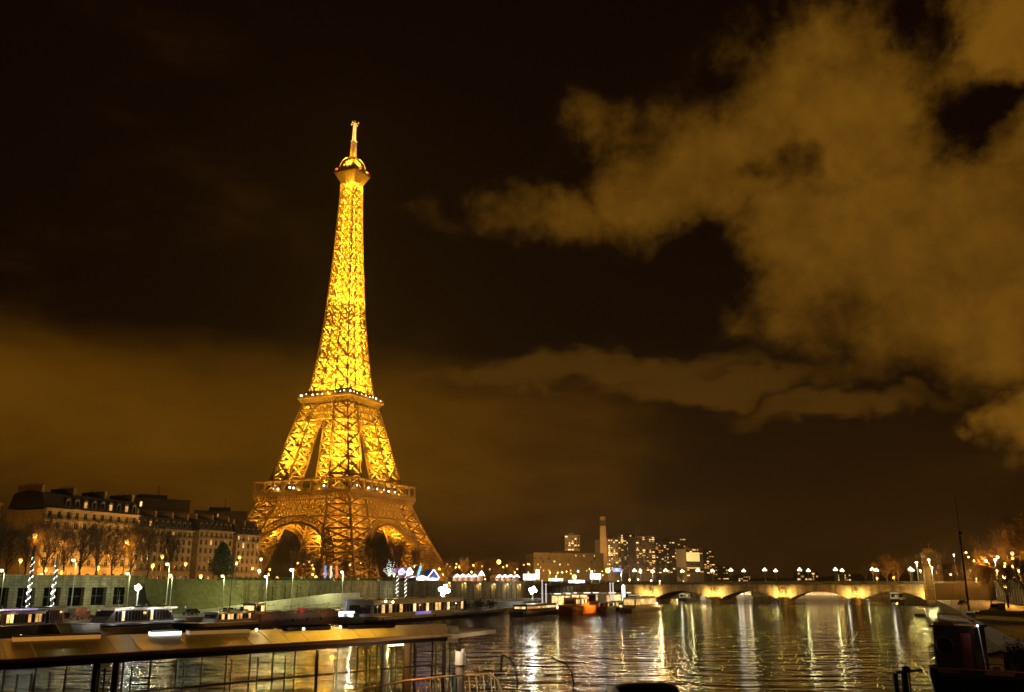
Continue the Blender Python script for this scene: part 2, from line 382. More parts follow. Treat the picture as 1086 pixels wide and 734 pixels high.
def tower():
    T = thing('lattice_tower', 'towering iron lattice tower glowing with golden floodlights, four splayed legs', 'tower', (-113.3, 586, 0), rad(-25.2))
    FACES = [(lambda x, y, z, q=q: (x * q[0] - y * q[1], x * q[1] + y * q[0], z)) for q in ((1, 0), (0, 1), (-1, 0), (0, -1))]
    S4 = [(-1, -1), (1, -1), (1, 1), (-1, 1)]
    for sx, sy in S4:
        leg_mesh(sx, sy, steps(11.5, 62, 7), 1.15, .40, 2, 1.7).build('leg', IRON, T)
        f = MB(); o, k = 58.5, 26; cxs = sx * (o - k / 2); cys = sy * (o - k / 2)
        for dx, dy in S4:
            f.frust(STREET - 1, 5.2, 13.2, 3.0, 0, cxs + dx * 8.9, cys + dy * 8.9)
        f.box(cxs - 14, cxs + 14, cys - 14, cys + 14, STREET - 1, 10.4)
        f.build('footing', STONE, T)
        leg_mesh(sx, sy, steps(64, 125, 7, .94), 1.15, .24, 2, 1.45).build('upper_leg', IRON, T)
        leg_mesh(sx, sy, steps(127, 190, 8, .95), 1.0, .22, 2, 1.15).build('shaft_leg', IRON, T)
    for F in FACES:
        a = MB(); RI, RO, cz = 34.5, 39.0, 9.8; n = 34; prev = None
        for i in range(n + 1):
            th = math.pi * (.1 + .8 * i / n); p = []
            for r in (RI, RO, (RI + RO) / 2):
                z = cz + r * math.sin(th); p.append((r * math.cos(th), -(O(z) - .4), z))
            p.append((p[0][0], p[0][1] + 3.5, p[0][2]))
            if prev:
                a.beam(F(*prev[0]), F(*p[0]), 1.5); a.beam(F(*prev[1]), F(*p[1]), 1.0); a.beam(F(*prev[2]), F(*p[2]), .4)
                a.beam(F(*prev[0]), F(*p[1]), .45); a.beam(F(*prev[1]), F(*p[0]), .45)
                a.add([F(*prev[0]), F(*p[0]), F(*p[3]), F(*prev[3])], [(0, 1, 2, 3)])
            a.beam(F(*p[0]), F(*p[1]), .75); prev = p
        # filigree between arch and belt girder
        for i in range(-9, 10):
            x = i * 3.0; zt = 48.5; zi = cz + math.sqrt(max(0, RO * RO - x * x))
            if zi < zt: a.beam(F(x, -(O(zi) - .4), zi), F(x, -(O(zt) - .4), zt), .3)
        a.build('arch', IRON, T)
        g = MB(); zz = (48, 53.2, 58.6)
        for za, zb in zip(zz, zz[1:]):
            na = 9
            for i in range(na):
                xa = lambda z, i=i: -(O(z) - W(z)) + 2 * (O(z) - W(z)) * i / na
                xb = lambda z, i=i: -(O(z) - W(z)) + 2 * (O(z) - W(z)) * (i + 1) / na
                lace(g, F(xa(za), -O(za), za), F(xb(za), -O(za), za), F(xa(zb), -O(zb), zb), F(xb(zb), -O(zb), zb), .6, .34, 2)
                g.beam(F(xa(za), -O(za), za), F(xa(zb), -O(zb), zb), .5)
                if za == 48: g.beam(F(xa(za), -O(za), za), F(xb(za), -O(za), za), .9)
        g.build('belt_girder', IRON, T)
        g = MB(); zz = (111, 116, 121)
        for za, zb in zip(zz, zz[1:]):
            na = 4
            for i in range(na):
                e = lambda z: O(z) - W(z)
                x0, x1 = [(-1 + 2 * (i + d) / na) for d in (0, 1)]
                lace(g, F(x0 * e(za), -O(za), za), F(x1 * e(za), -O(za), za), F(x0 * e(zb), -O(zb), zb), F(x1 * e(zb), -O(zb), zb), .55, .3, 2)
                if za == 111: g.beam(F(x0 * e(za), -O(za), za), F(x1 * e(za), -O(za), za), .7)
        g.build('upper_girder', IRON, T)
    # first platform: deck, frieze, corbels, gallery colonnade
    p = MB(); h = 37.2
    def ring(mb, h0, h1, z0, z1):
        for F in FACES:
            mb.add([F(-h1, -h1, z0), F(h1, -h1, z0), F(h0, -h0, z0), F(-h0, -h0, z0), F(-h1, -h1, z1), F(h1, -h1, z1), F(h0, -h0, z1), F(-h0, -h0, z1)],
                   [(0, 3, 2, 1), (4, 5, 6, 7), (0, 1, 5, 4), (2, 3, 7, 6)])
    ring(p, 14, h - .1, 61.6, 62.4); ring(p, h - 1.0, h, 62.5, 64.0)
    PL = p.build('first_platform', IRON, T)
    c = MB()
    for F in FACES:
        for i in range(37):
            x = -35.6 + 71.2 * i / 36
            c.add([F(x - .3, -(h - .2), 61.5), F(x + .3, -(h - .2), 61.5), F(x - .3, -(h - .2), 60.6), F(x + .3, -(h - .2), 60.6), F(x - .3, -35.0, 58.4), F(x + .3, -35.0, 58.4), F(x - .3, -34.5, 61.5), F(x + .3, -34.5, 61.5)],
                  [(0, 1, 3, 2), (2, 3, 5, 4), (4, 5, 7, 6), (0, 2, 4, 6), (1, 7, 5, 3)])
        c.beam(F(-35.2, -34.9, 58.4), F(35.2, -34.9, 58.4), .8)
    c.build('corbel', IRON, PL)
    c = MB()
    for F in FACES:
        for i in range(10):
            x = -36.6 + 73.2 * i / 10; c = MB()
            c.beam(F(x, -36.6, 64), F(x, -36.6, 70.4), 1.0); c.beam(F(x + .9, -36.6, 64), F(x + .9, -36.6, 70.4), .45)
            c.build('gallery_column', IRON, PL)
    c = MB(); ring(c, 30.5, h, 70.4, 71.2); c.build('gallery_roof', IRON, PL)
    c = MB()
    for F in FACES:
        for z in (65.2, 64.6): c.beam(F(-36.9, -36.9, z), F(36.9, -36.9, z), .16)
        for i in range(74): c.beam(F(-36.9 + i, -36.9, 64), F(-36.9 + i, -36.9, 65.2), .12, 3)
    c.build('railing', IRON, PL)
    c = MB(); ring(c, 24.0, 31.0, 62.5, 68.6); c.build('pavilion', mat('pavilion_panel', (.05, .035, .022), .35, 0, .2, .5), PL)
    # second platform
    p = MB(); ring(p, 7.5, 20.2, 125.4, 126.5); Q = p.build('second_platform', IRON, T)
    c = MB()
    for F in FACES:
        for i in range(25):
            x = -1 + 2 * i / 24
            c.add([F(x * 19.8 - .2, -19.9, 125.4), F(x * 19.8 + .2, -19.9, 125.4), F(x * 17.2 - .2, -17.4, 121.6), F(x * 17.2 + .2, -17.4, 121.6), F(x * 17.2 - .2, -17.0, 125.4), F(x * 17.2 + .2, -17.0, 125.4)],
                  [(0, 1, 3, 2), (2, 3, 5, 4), (0, 2, 4), (1, 5, 3)])
        c.add([F(-17.6, -17.5, 121.8), F(17.6, -17.5, 121.8), F(17.2, -17.2, 125.4), F(-17.2, -17.2, 125.4)], [(0, 1, 2, 3)])
        c.beam(F(-17.6, -17.5, 121.4), F(17.6, -17.5, 121.4), .6)
    c.build('corbel', IRON, Q)
    c = MB()
    for F in FACES:
        c.beam(F(-20, -20, 127.7), F(20, -20, 127.7), .18)
        for i in range(40): c.beam(F(-20 + i, -20, 126.5), F(-20 + i, -20, 127.7), .12, 3)
    c.build('railing', IRON, Q)
    c = MB(); ring(c, 11.5, 16.2, 126.6, 130.2); ring(c, 10, 16.8, 130.2, 130.6); c.build('pavilion', mat('pavilion_panel', (.05, .035, .022), .35), Q)
    # shaft
    s = MB(); zs = steps(127, 190, 9, .95)
    for F in FACES:
        for za, zb in zip(zs, zs[1:]):
            e = lambda z: O(z) - W(z)
            lace(s, F(-e(za), -O(za), za), F(e(za), -O(za), za), F(-e(zb), -O(zb), zb), F(e(zb), -O(zb), zb), .8, 0, 2)
    zs = steps(190, 282, 13, .96)
    for F in FACES:
        for za, zb in zip(zs, zs[1:]):
            oa, ob = O(za), O(zb)
            for u0, u1 in ((-1, -.36), (-.36, .36), (.36, 1)):
                lace(s, F(u0 * oa, -oa, za), F(u1 * oa, -oa, za), F(u0 * ob, -ob, zb), F(u1 * ob, -ob, zb), .66, .2, 2)
            s.beam(F(-oa, -oa, za), F(-ob, -ob, zb), .95)
            for u in (-.36, .36): s.beam(F(u * oa, -oa, za), F(u * ob, -ob, zb), .5)
    s.build('shaft', IRON, T)
    k = MB(); zs = steps(128, 280, 22)
    for za, zb in zip(zs, zs[1:]):
        ha, hb = min(3.2, O(za) * .42), min(3.2, O(zb) * .42)
        for F in FACES:
            lace(k, F(-ha, -ha, za), F(ha, -ha, za), F(-hb, -hb, zb), F(hb, -hb, zb), .38, 0)
            k.beam(F(-ha, -ha, za), F(-hb, -hb, zb), .6)
            k.beam(F(-ha, -ha, zb), F(-O(zb), -O(zb), zb), .4)
    k.build('lift_guide', IRON, T)
    # head: flared cabin, dome, mast
    c = MB(); c.frust(281.5, 5.3, 284, 6.0); c.frust(284, 6.0, 288.6, 8.6); H = c.build('top_cabin', IRON, T)
    c = MB(); c.frust(288.6, 9.0, 289.8, 9.2)
    for F in FACES:
        for i in range(7): c.beam(F(-5 + i * 1.67, -5.4, 282), F(-8 + i * 2.67, -8.8, 288.5), .4)
        for z in (290.8, 291.9): c.beam(F(-9, -9, z), F(9, -9, z), .25)
        for i in range(13): c.beam(F(-9 + 1.5 * i, -9, 289.8), F(-9 + 1.5 * i, -9, 291.9), .2, 3)
    c.build('balcony', IRON, H)
    c = MB(); c.frust(289.8, 6.4, 293.4, 6.0); c.frust(293.4, 7.0, 294.0, 7.0); c.build('upper_room', mat('cabin_dark_panel', (.06, .04, .025), .4), H)
    c = MB()
    for F in FACES:
        pr = None
        for i in range(7):
            a = math.pi / 2 * i / 6; q = F(-5.0 * math.cos(a) - 1.4, -5.0 * math.cos(a) - 1.4, 294 + 8.6 * math.sin(a))
            if pr: c.beam(pr, q, .7)
            pr = q
        lace(c, F(-5, -5, 294), F(5, -5, 294), F(-4, -4, 299), F(4, -4, 299), .6, .3, 2); c.beam(F(-4.6, -4.6, 297), F(4.6, -4.6, 297), .5)
    c.frust(300.5, 2.6, 301.6, 2.6); c.frust(301.6, 2.1, 303.2, 2.1); c.frust(294.1, 3.6, 300.5, 2.4)
    c.build('dome', IRON, H)
    m = MB()
    for za, zb, ha, hb in ((303, 315, 1.6, 1.35), (315, 329, .9, .7)):
        n = 6
        for i in range(n):
            z0, z1 = za + (zb - za) * i / n, za + (zb - za) * (i + 1) / n; h0 = ha + (hb - ha) * i / n; h1 = ha + (hb - ha) * (i + 1) / n
            for F in FACES:
                m.beam(F(-h0, -h0, z0), F(-h1, -h1, z1), .4); lace(m, F(-h0, -h0, z0), F(h0, -h0, z0), F(-h1, -h1, z1), F(h1, -h1, z1), .3, 0)
        m.frust(za, ha * .62, zb, hb * .62)
        m.frust(zb, hb * 1.25, zb + .8, hb * 1.25)
    m.beam((-3.2, 0, 329.6), (3.2, 0, 329.6), .8); m.beam((0, -3.2, 329.6), (0, 3.2, 329.6), .8); m.cyl(0, 0, 329, 332, .45)
    for x in (-3, 3): m.beam((x, 0, 329), (x, 0, 330.4), .8); m.beam((0, x, 329), (0, x, 330.4), .8)
    m.build('antenna_mast', mat('mast_paint', (.5, .36, .18), .6), T)
    # beacons and platform lamps
    RED = glow('red_beacon', (1, .03, .02), 4)
    for x, y, z in ((-7, -9.1, 291.5), (2, -9.1, 292.6), (9.1, -4, 291), (0, -6.6, 294.5), (9.1, 5, 291.4), (-9.1, -2, 291.3)):
        b = MB(); b.ball((x, y, z), .75); b.build('red_beacon', RED, H)
    WL = glow('platform_lamp', (1, .92, .72), 6)
    for F in FACES[:2] + FACES[3:]:
        for i in range(9):
            x = -17 + 34 * (i + R.uniform(-.3, .3)) / 8
            b = MB(); b.ball(F(x, -19.2, 127.6 + R.random()), R.choice((.3, .42, .55))); b.build('platform_lamp', WL, Q)
    for F, xs in ((FACES[0], (-21, -12, -9, -25, 14)), (FACES[1], (-12, -2, 6, 18, -24, 11))):
        for x in xs:
            b = MB(); b.ball(F(x, -32.5, 66 + R.random()), .6); b.build('platform_lamp', WL, PL)
    # projectors inside the ironwork
    G = (1, .50, .03); GB = (1, .44, .03)
    K = .74
    for sx, sy in S4:
        for z, p in ((16, 14), (26, 18), (36, 19), (47, 18), (57, 14)):
            o = O(z) - W(z) / 2; plight((sx * o, sy * o, z), p * 1000 * K, GB, .6, T)
        for z, p in ((66, 24), (75, 80), (86, 66), (98, 48), (109, 26), (119, 9)):
            o = O(z) - W(z) * .5; plight((sx * o, sy * o, z), p * 1000 * K, G, .6, T)
        for z, p in ((131, 54), (142, 45), (153, 38), (164, 30), (175, 28)):
            o = O(z) - W(z) * .5; plight((sx * o, sy * o, z), p * 1000 * K, G, .5, T)
    for z in (184, 196):
        for sx, sy in S4: plight((sx * O(z) * .55, sy * O(z) * .55, z), 18000 * K, G, .5, T)
    for i, z in enumerate(steps(134, 279, 15)):
        for s in (-1, 1):
            o = O(z) * .7; plight((s * o * .95, s * -o * .15, z), (58 - 30 * i / 15) * 1000 * K, G, .5, T)
    for F in FACES:
        for x in (-24, -8, 8, 24): plight(F(x, -33.6, 65.2), 3200 * K, G, .4, T)
        for x in (-22, -11, 0, 11, 22): plight(F(x, -31.0, 44 - abs(x) * .25), 11000 * K, GB, .4, T)
        for x in (-12, 0, 12): plight(F(x, -15.2, 119), 2600 * K, G, .3, T)
        plight(F(0, -12.5, 133.5), 5000, G, .4, T)
        plight(F(0, -5.6, 296.2), 15000, G, .4, T)
        # floods on the outer parapets that wash the outside of the ironwork
        for x in (-22, 22): plight(F(x, -35.5, 72.2), 300000, G, .4, T, spot=46, aim=Vector(F(x * .35, -18, 121)) - Vector(F(x, -35.5, 72.2)))
        for x in (-40, 0, 40): plight(F(x, -82.0, 14), 85000, (1, .44, .04), .5, T, spot=34, aim=Vector(F(x * .6, -37, 68)) - Vector(F(x, -82, 14)))
        plight(F(2.4, -2.4, 318), 2200, (1, .66, .25), .3, T); plight(F(3.0, -3.0, 325), 2600, (1, .66, .25), .3, T)
        plight(F(0, -19.0, 128.2), 6000, G, .3, T)
        plight(F(0, -8.6, 289.0), 700, G, .2, T)
        plight(F(4.5, -8.0, 279), 8000, G, .3, T)
        plight(F(3.6, -3.6, 302), 4000, G, .3, T)
tower()

# ------------------------------------------------------------------ the bridge
def bridge():
    B = thing('arch_bridge', 'long low stone bridge of five shallow arches with floodlit piers across the river', 'bridge', P(0, 0), UANG - math.pi / 2)
    # local x runs across the river (V), local y downstream (U)
    piers = [-3.8, 27.7, 59.2, 90.7, 122.2, 153.7]; WB = 35.0; zt = 8.2
    a = MB()
    for i in range(5):
        x0, x1 = piers[i] + 1.7, piers[i + 1] - 1.7; n = 16; c = (x0 + x1) / 2; hs = (x1 - x0) / 2; rise, z0 = 4.3, 1.5
        Rr = (hs * hs + rise * rise) / (2 * rise)
        cur = [(c + hs * (2 * k / n - 1), z0 + rise - Rr + math.sqrt(max(0, Rr * Rr - (hs * (2 * k / n - 1)) ** 2))) for k in range(n + 1)]
        for (xa, za), (xb, zb) in zip(cur, cur[1:]):
            for y in (0, WB):
                a.add([(xa, y, za), (xb, y, zb), (xb, y, zt), (xa, y, zt)], [(0, 1, 2, 3)])
                q = -.18 if y == 0 else .18
                a.add([(xa, y + q, za), (xb, y + q, zb), (xb, y + q, zb + .9), (xa, y + q, za + .9), (xa, y, za), (xb, y, zb), (xb, y, zb + .9), (xa, y, za + .9)], [(0, 1, 2, 3), (0, 4, 5, 1), (3, 2, 6, 7)])
            a.add([(xa, 0, za), (xb, 0, zb), (xb, WB, zb), (xa, WB, za)], [(0, 1, 2, 3)])
    a.box(-40, 190, .2, WB - .2, zt, zt + .1)
    a.build('arch', BSTONE, B)
    for i, x in enumerate(piers):
        p = MB()
        if i in (0, 5):
            p.box(x - 8, x + 1.7, -.9, WB + .9, -2, zt) if i == 0 else p.box(x - 1.7, x + 9, -.9, WB + .9, -2, zt)
        else:
            p.box(x - 1.7, x + 1.7, -.02, WB + .02, -3, zt - .01)
            for y, sg in ((0, -1), (WB, 1)):      # rounded cutwaters
                n = 8; rim = [(x + 1.95 * math.cos(math.pi * k / n), y + sg * 3.4 * math.sin(math.pi * k / n)) for k in range(n + 1)]
                for (xa, ya), (xb, yb) in zip(rim, rim[1:]):
                    p.add([(xa, ya, -3), (xb, yb, -3), (xb, yb, 2.6), (xa, ya, 2.6), (x, y, 3.5)], [(0, 1, 2, 3), (3, 2, 4)])
        q = p.build('pier', BSTONE, B)
        if 0 < i:
            e = MB()              # eagle relief in a laurel wreath over each pier
            xx = x if i < 5 else x - 1.2
            e.ball((xx, -.25, 5.6), .62, 8, 6, 1.5); e.ball((xx + .1, -.45, 6.75), .34)
            for s in (-1, 1):
                for k in range(5): e.beam((xx + s * .35, -.25, 6.0 - .25 * k), (xx + s * (2.3 - .22 * k), -.2, 6.75 - .42 * k), .38, 5, .12)
            n = 18
            for k in range(n):
                an = 2 * math.pi * k / n; e.ball((xx + 1.5 * math.cos(an), -.12, 5.6 + 1.5 * math.sin(an)), .26, 5, 4)
            e.build('eagle_relief', BSTONE, q)
            for dx in ((-2.6, 2.6, 0) if i < 5 else (-2.6,)):
                plight((x + dx, -2.4, 4.4), 2500, (1, .62, .16), .15, q, spot=125, aim=(dx * .25, 1, .22))
    c = MB()
    for y0, y1 in ((-.55, .25), (WB - .25, WB + .55)):
        c.box(-40, 190, y0, y1, zt + .1, zt + .55)
        for k in range(int(230 / 1.1)):
            c.box(-40 + 1.1 * k, -40 + 1.1 * k + .45, y0 + .02, y0 + .4, zt - .25, zt + .098)
    c.build('cornice', BSTONE, B)
    c = MB(); PD = mat('unlit_parapet_stone', (.10, .09, .07), .9, 0, .7, .3)  # darker copy of the bridge stone; the parapet's unlit look is painted in
    for y0 in (-.25, WB - .15):
        c.box(-40, 190, y0, y0 + .4, zt + 1.75, zt + 2.0); c.box(-40, 190, y0, y0 + .4, zt + .552, zt + .8)
        for k in range(int(230 / .62)): c.box(-40 + .62 * k, -40 + .62 * k + .27, y0 + .06, y0 + .34, zt + .8, zt + 1.75)
        for x in piers: c.box(x - 1, x + 1, y0 - .1, y0 + .5, zt + .552, zt + 2.15)
    c.build('parapet', PD, B)
    c = MB(); c.box(-40, 190, 4.5, WB - 4.5, zt + .1, zt + .7); c.build('roadway', ASPH, B)
    for s0, nm in ((.6, 'footway'), (WB - 4.5, 'footway')):
        c = MB(); c.box(-40, 190, s0, s0 + 3.9, zt + .102, zt + .84); c.build(nm, COBBLE, B)
bridge()
def bridge_lamps():
    near = ['first', 'second', 'third', 'fourth', 'fifth', 'sixth', 'seventh', 'eighth', 'ninth']
    proto = None; GL = glow('bridge_lantern', (1, .93, .70), 2.6)
    for row, s in (('near', 1.0), ('far', 33.8)):
        for k in range(9):
            t = 20 + k * 15.75 + (0 if row == 'near' else 1.0)
            lab = f'{near[k]} lamp post from the left along the {row} parapet of the stone bridge'
            if proto is None:
                proto = thing('street_lamp', lab, 'street lamp', P(s, t, 9.0), 0, 'lamp posts along the bridge')
                m = MB(); m.cyl(0, 0, 0, .5, .35, 8); m.cyl(0, 0, .5, 6.1, .13, 8, .08); m.beam((-.7, 0, 5.9), (.7, 0, 5.9), .12); m.build('post', POLE_D, proto)
                for x, z in ((-.7, 6.3), (.7, 6.3), (0, 7.0)):
                    b = MB(); b.ball((x, 0, z), .42); l = b.build('globe', GL, proto)
                    b = MB(); b.cyl(x, 0, z - .62, z - .40, .16, 8, .26); b.build('globe_holder', POLE_D, proto)
            else: dup(proto, P(s, t, 9.0), 0, lab)
            plight(P(s, t, 15.0), 2200, (1, .80, .14), .5)
bridge_lamps()

# ------------------------------------------------------------------ buildings
def win_mesh(w, h, lit):
    m = MB(); y = .24
    m.add([(-w / 2, y, 0), (w / 2, y, 0), (w / 2, y, h), (-w / 2, y, h)], [(0, 1, 2, 3)], 0)
    f = .09
    for x in (-w / 2 + f / 2, 0, w / 2 - f / 2): m.box(x - f / 2, x + f / 2, y - .08, y - .01, 0, h, 1)
    for z in (f / 2, h * .7, h - f / 2): m.box(-w / 2 + f, w / 2 - f, y - .07, y - .012, z - f / 2, z + f / 2, 1)
    return m.data('window', [lit, FRAME_W])
def wall_with_openings(mb, L, z0, rows, bays, ww, wh, sill, y=0.0, flip=False):
    """wall face in the plane y with recessed openings; rows = list of storey heights. returns opening centres"""
    out = []; bw = L / bays; z = z0
    T = (lambda x, yy, zz: (x, yy, zz)) if not flip else (lambda x, yy, zz: (yy, L - x, zz))
    for fh in rows:
        for b in range(bays):
            xa, xb = b * bw, (b + 1) * bw; c = (xa + xb) / 2; l, r = c - ww / 2, c + ww / 2; s, t = z + sill, z + sill + min(wh, fh - sill - .35)
            for q in ((xa, l, z, z + fh), (r, xb, z, z + fh), (l, r, z, s), (l, r, t, z + fh)):
                mb.add([T(q[0], y, q[2]), T(q[1], y, q[2]), T(q[1], y, q[3]), T(q[0], y, q[3])], [(0, 1, 2, 3)])
            d = y + .26
            mb.add([T(l, y, s), T(r, y, s), T(r, y, t), T(l, y, t), T(l, d, s), T(r, d, s), T(r, d, t), T(l, d, t)], [(0, 1, 5, 4), (1, 2, 6, 5), (2, 3, 7, 6), (3, 0, 4, 7)])
            out.append((c, s, t - s))
        z += fh
    return out, z
def haussmann(label, s0, s1, t, rows, seed, lit=(), depth=14, fac=FACADE, mans=4.2, chim=3, bayw=3.0, group='stone apartment blocks along the left quay'):
    r = random.Random(seed); L = s1 - s0
    B = thing('apartment_building', label, 'building', P(s0, t, STREET), UANG, group)
    bays = max(2, round(L / bayw)); w = MB()
    ops, H = wall_with_openings(w, L, 0, rows, bays, 1.25, 2.15, .75)
    w.box(0, L, .27, depth, 0, H)      # body behind the street wall
    w.build('wall', fac, B)
    c = MB(); z = 0
    for i, fh in enumerate(rows):
        z += fh
        if i in (0, len(rows) - 2): c.box(-.05, L + .05, -.75, -.003, z + .1, z + .35)
        elif i < len(rows) - 1: c.box(-.02, L + .02, -.18, -.003, z - .1, z + .1)
    c.box(-.3, L + .3, -.8, .3, H - .02, H + .45); c.build('cornice', fac, B)
    z = 0
    for i, fh in enumerate(rows):
        z += fh
        if i in (0, len(rows) - 2):
            c = MB(); c.box(-.05, L + .05, -.74, -.68, z + 1.2, z + 1.26)
            for k in range(int(L / .35)): c.box(k * .35, k * .35 + .06, -.73, -.69, z + .35, z + 1.2)
            c.build('balcony_railing', IRONW, B)
    meshes = {}
    for k, (x, zs, h) in enumerate(ops):
        m = GLASS_D
        if k in lit: m = r.choice((WIN_W, WIN_Y, WIN_O))
        key = (round(h, 2), m.name)
        if key not in meshes: meshes[key] = win_mesh(1.25, h, m)
        inst(meshes[key], 'window', B, (x, 0, zs))
    q = MB(); zr = H + .45
    q.add([(0, .3, zr), (L, .3, zr), (L, 2.2, zr + mans), (0, 2.2, zr + mans), (0, depth, zr), (L, depth, zr), (L, depth - 1.9, zr + mans), (0, depth - 1.9, zr + mans), (0, depth / 2, zr + mans + .8), (L, depth / 2, zr + mans + .8)],
          [(0, 1, 2, 3), (3, 2, 9, 8), (8, 9, 6, 7), (7, 6, 5, 4), (0, 3, 8, 7, 4), (1, 5, 6, 9, 2)])
    RF = q.build('roof', SLATE, B)
    for k in range(bays):
        x = (k + .5) * L / bays
        if r.random() < .9:
            d = MB(); d.box(x - .75, x + .75, .55, 1.9, zr + .5, zr + 2.7); d.prism([(x - .9, zr + 2.7), (x + .9, zr + 2.7), (x, zr + 3.25)], .4, 1.9); d.box(x - .5, x + .5, .50, .548, zr + .75, zr + 2.4, 1)
            d.build('dormer', [mat('dormer_zinc', (.10, .09, .08), .6), r.choice((GLASS_D, GLASS_D, GLASS_D, GLASS_D, GLASS_D, WIN_O))], RF)
    for k in range(chim + 1):
        x = k * L / chim; x = min(max(x, .5), L - .5)
        d = MB(); d.box(x - .45, x + .45, 2.6, depth - 3, zr + .4, zr + mans + 2.2)
        for j in range(7): d.cyl(x, 3.2 + j * 1.0, zr + mans + 2.2, zr + mans + 2.9, .16, 6, .12)
        d.build('chimney', CHIM, RF)
    return B
ROW6 = [4.2, 3.4, 3.3, 3.2, 3.1, 2.9]
haussmann('dark stone apartment block at the far left edge, its near end in shadow', -335, -271, -84, [4.2, 3.5, 3.4, 3.4, 3.3, 3.2], 1, (58, 70, 96, 101), depth=16, fac=FACADE2, chim=5)
haussmann('broad pale stone apartment block with dormered slate mansard and lamplit ground floor', -264, -230, -75, ROW6, 2, (), depth=15, chim=3)
haussmann('set-back stone apartment block with scattered lit windows, between pale block and evergreen tree', s_of(131, -112, 560), s_of(205, -112, 560), -112, [4.0, 3.3, 3.2, 3.1, 3.0, 2.9], 3, (3, 8, 14, 27, 28, 43, 51, 64, 65, 68, 76, 77, 81), depth=15, chim=4)
haussmann('narrow apartment block right behind the dark evergreen tree with lit dormers', s_of(212, -118, 560), s_of(248, -118, 560), -118, [4.2, 3.5, 3.4, 3.3, 3.2, 3.1], 4, (2, 12, 30, 33), depth=15, chim=2)
haussmann('stone apartment block nearest the lattice tower with a bright yellow corner window', s_of(252, -126, 560), s_of(277, -126, 560), -126, [4.2, 3.5, 3.4, 3.3, 3.2, 3.0], 5, (9, 21, 24, 25, 27, 31), depth=14, chim=2)
def block(name, label, px0, px1, py, Y0, Y1, floors, cols, litn, seed, m, group=None, roofbits=True, depth=22, lits=(WIN_W, WIN_Y, WIN_O), wf=.55, hf=.6, base=None, balcony=True):
    """distant flat-roofed block; local x along its visible face"""
    r = random.Random(seed); a = at(px0, py, Y0); b = at(px1, py, Y1); L = math.hypot(b.x - a.x, b.y - a.y); H = a.z - STREET + 1
    B = thing(name, label, 'building', (a.x, a.y, STREET - 1), math.atan2(b.y - a.y, b.x - a.x), group)
    w = MB(); w.box(0, L, 0, depth, 0, H); w.build('wall', m, B)
    fh = H / floors; bw = L / cols; pm = {}
    c = MB()
    for k in range(1, floors): c.box(-.15, L + .15, -.55, -.01, k * fh - .12, k * fh + .12)
    if balcony: c.build('floor_slab', m, B)
    cells = [(i, j) for i in range(cols) for j in range(max(1, floors // 4), floors)]; r.shuffle(cells)
    for n, (i, j) in enumerate(cells[:litn * 2]):
        mm = r.choice(lits) if n < litn else GLASS_D; k = mm.name
        if k not in pm:
            q = MB(); q.box(-bw * wf / 2, bw * wf / 2, -.06, -.012, fh * .2, fh * (.2 + hf)); pm[k] = q.data('window', mm)
        inst(pm[k], 'window', B, ((i + .5) * bw, 0, j * fh)).scale = (r.choice((.5, .8, 1, 1.3, 1.6)), 1, 1)
    if roofbits:
        q = MB(); q.box(L * .3, L * .7, depth * .3, depth * .7, H, H + 3.2); q.box(-.2, L + .2, -.2, .2, H, H + 1); q.cyl(L * .6, depth * .5, H + 3.2, H + 8, .2, 6)
        q.build('roof_plant', m, B)
    return B
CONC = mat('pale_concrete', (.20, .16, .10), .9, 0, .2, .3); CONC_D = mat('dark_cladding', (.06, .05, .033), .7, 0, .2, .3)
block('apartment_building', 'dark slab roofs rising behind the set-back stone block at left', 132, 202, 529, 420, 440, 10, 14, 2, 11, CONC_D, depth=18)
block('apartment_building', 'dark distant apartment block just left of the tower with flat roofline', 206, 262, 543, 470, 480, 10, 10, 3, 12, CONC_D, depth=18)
HG = 'high-rise blocks beyond the bridge'
block('hotel_building', 'wide pale slab hotel lit amber behind the fairground lights, left of the tall chimney', 566, 640, 587, 900, 930, 10, 26, 16, 13, CONC, depth=20, hf=.5, wf=.4)
block('tower_block', 'lone square high-rise with lit top rooms above the wide slab hotel', 599, 615, 568, 1180, 1185, 22, 5, 26, 14, CONC, HG, depth=18)
for i, (x0, x1, y, Y, fl, co_, n, lab) in enumerate((
    (642, 655, 572, 1150, 24, 5, 28, 'dark high-rise immediately right of the tall chimney, speckled with lit windows'),
    (655, 673, 567, 1230, 27, 6, 40, 'high-rise with bright top-floor windows, second block right of the tall chimney'),
    (674, 694, 569, 1200, 26, 6, 42, 'broad high-rise with two roof masts, third block right of the tall chimney'),
    (695, 709, 574, 1280, 25, 5, 26, 'dim high-rise between the masted tower and the tallest dark tower'),
    (709, 727, 571, 1300, 26, 6, 18, 'dark flat-topped tower with few lit windows left of the glowing panel building'),
    (727, 745, 582, 1150, 19, 5, 14, 'tower carrying a big pale glowing panel near its top'),
    (746, 757, 584, 1220, 20, 4, 20, 'slim high-rise just right of the glowing panel building'),
    (758, 772, 601, 1250, 12, 5, 10, 'lowest high-rise at the right end of the skyline cluster'))):
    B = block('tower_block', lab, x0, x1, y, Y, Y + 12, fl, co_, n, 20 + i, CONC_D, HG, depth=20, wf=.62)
    if i == 2:
        q = MB(); 
        for x in (6, 11): q.cyl(x, 8, 60, 76, .35, 6)
        q.build('roof_mast', POLE_D, B)
    if i == 5:
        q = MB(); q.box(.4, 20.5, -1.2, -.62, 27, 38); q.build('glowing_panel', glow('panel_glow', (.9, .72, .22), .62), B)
        q = MB(); q.box(.4, 20.5, -1.0, -.62, 18.5, 19.6); q.build('light_strip', WIN_W, B)
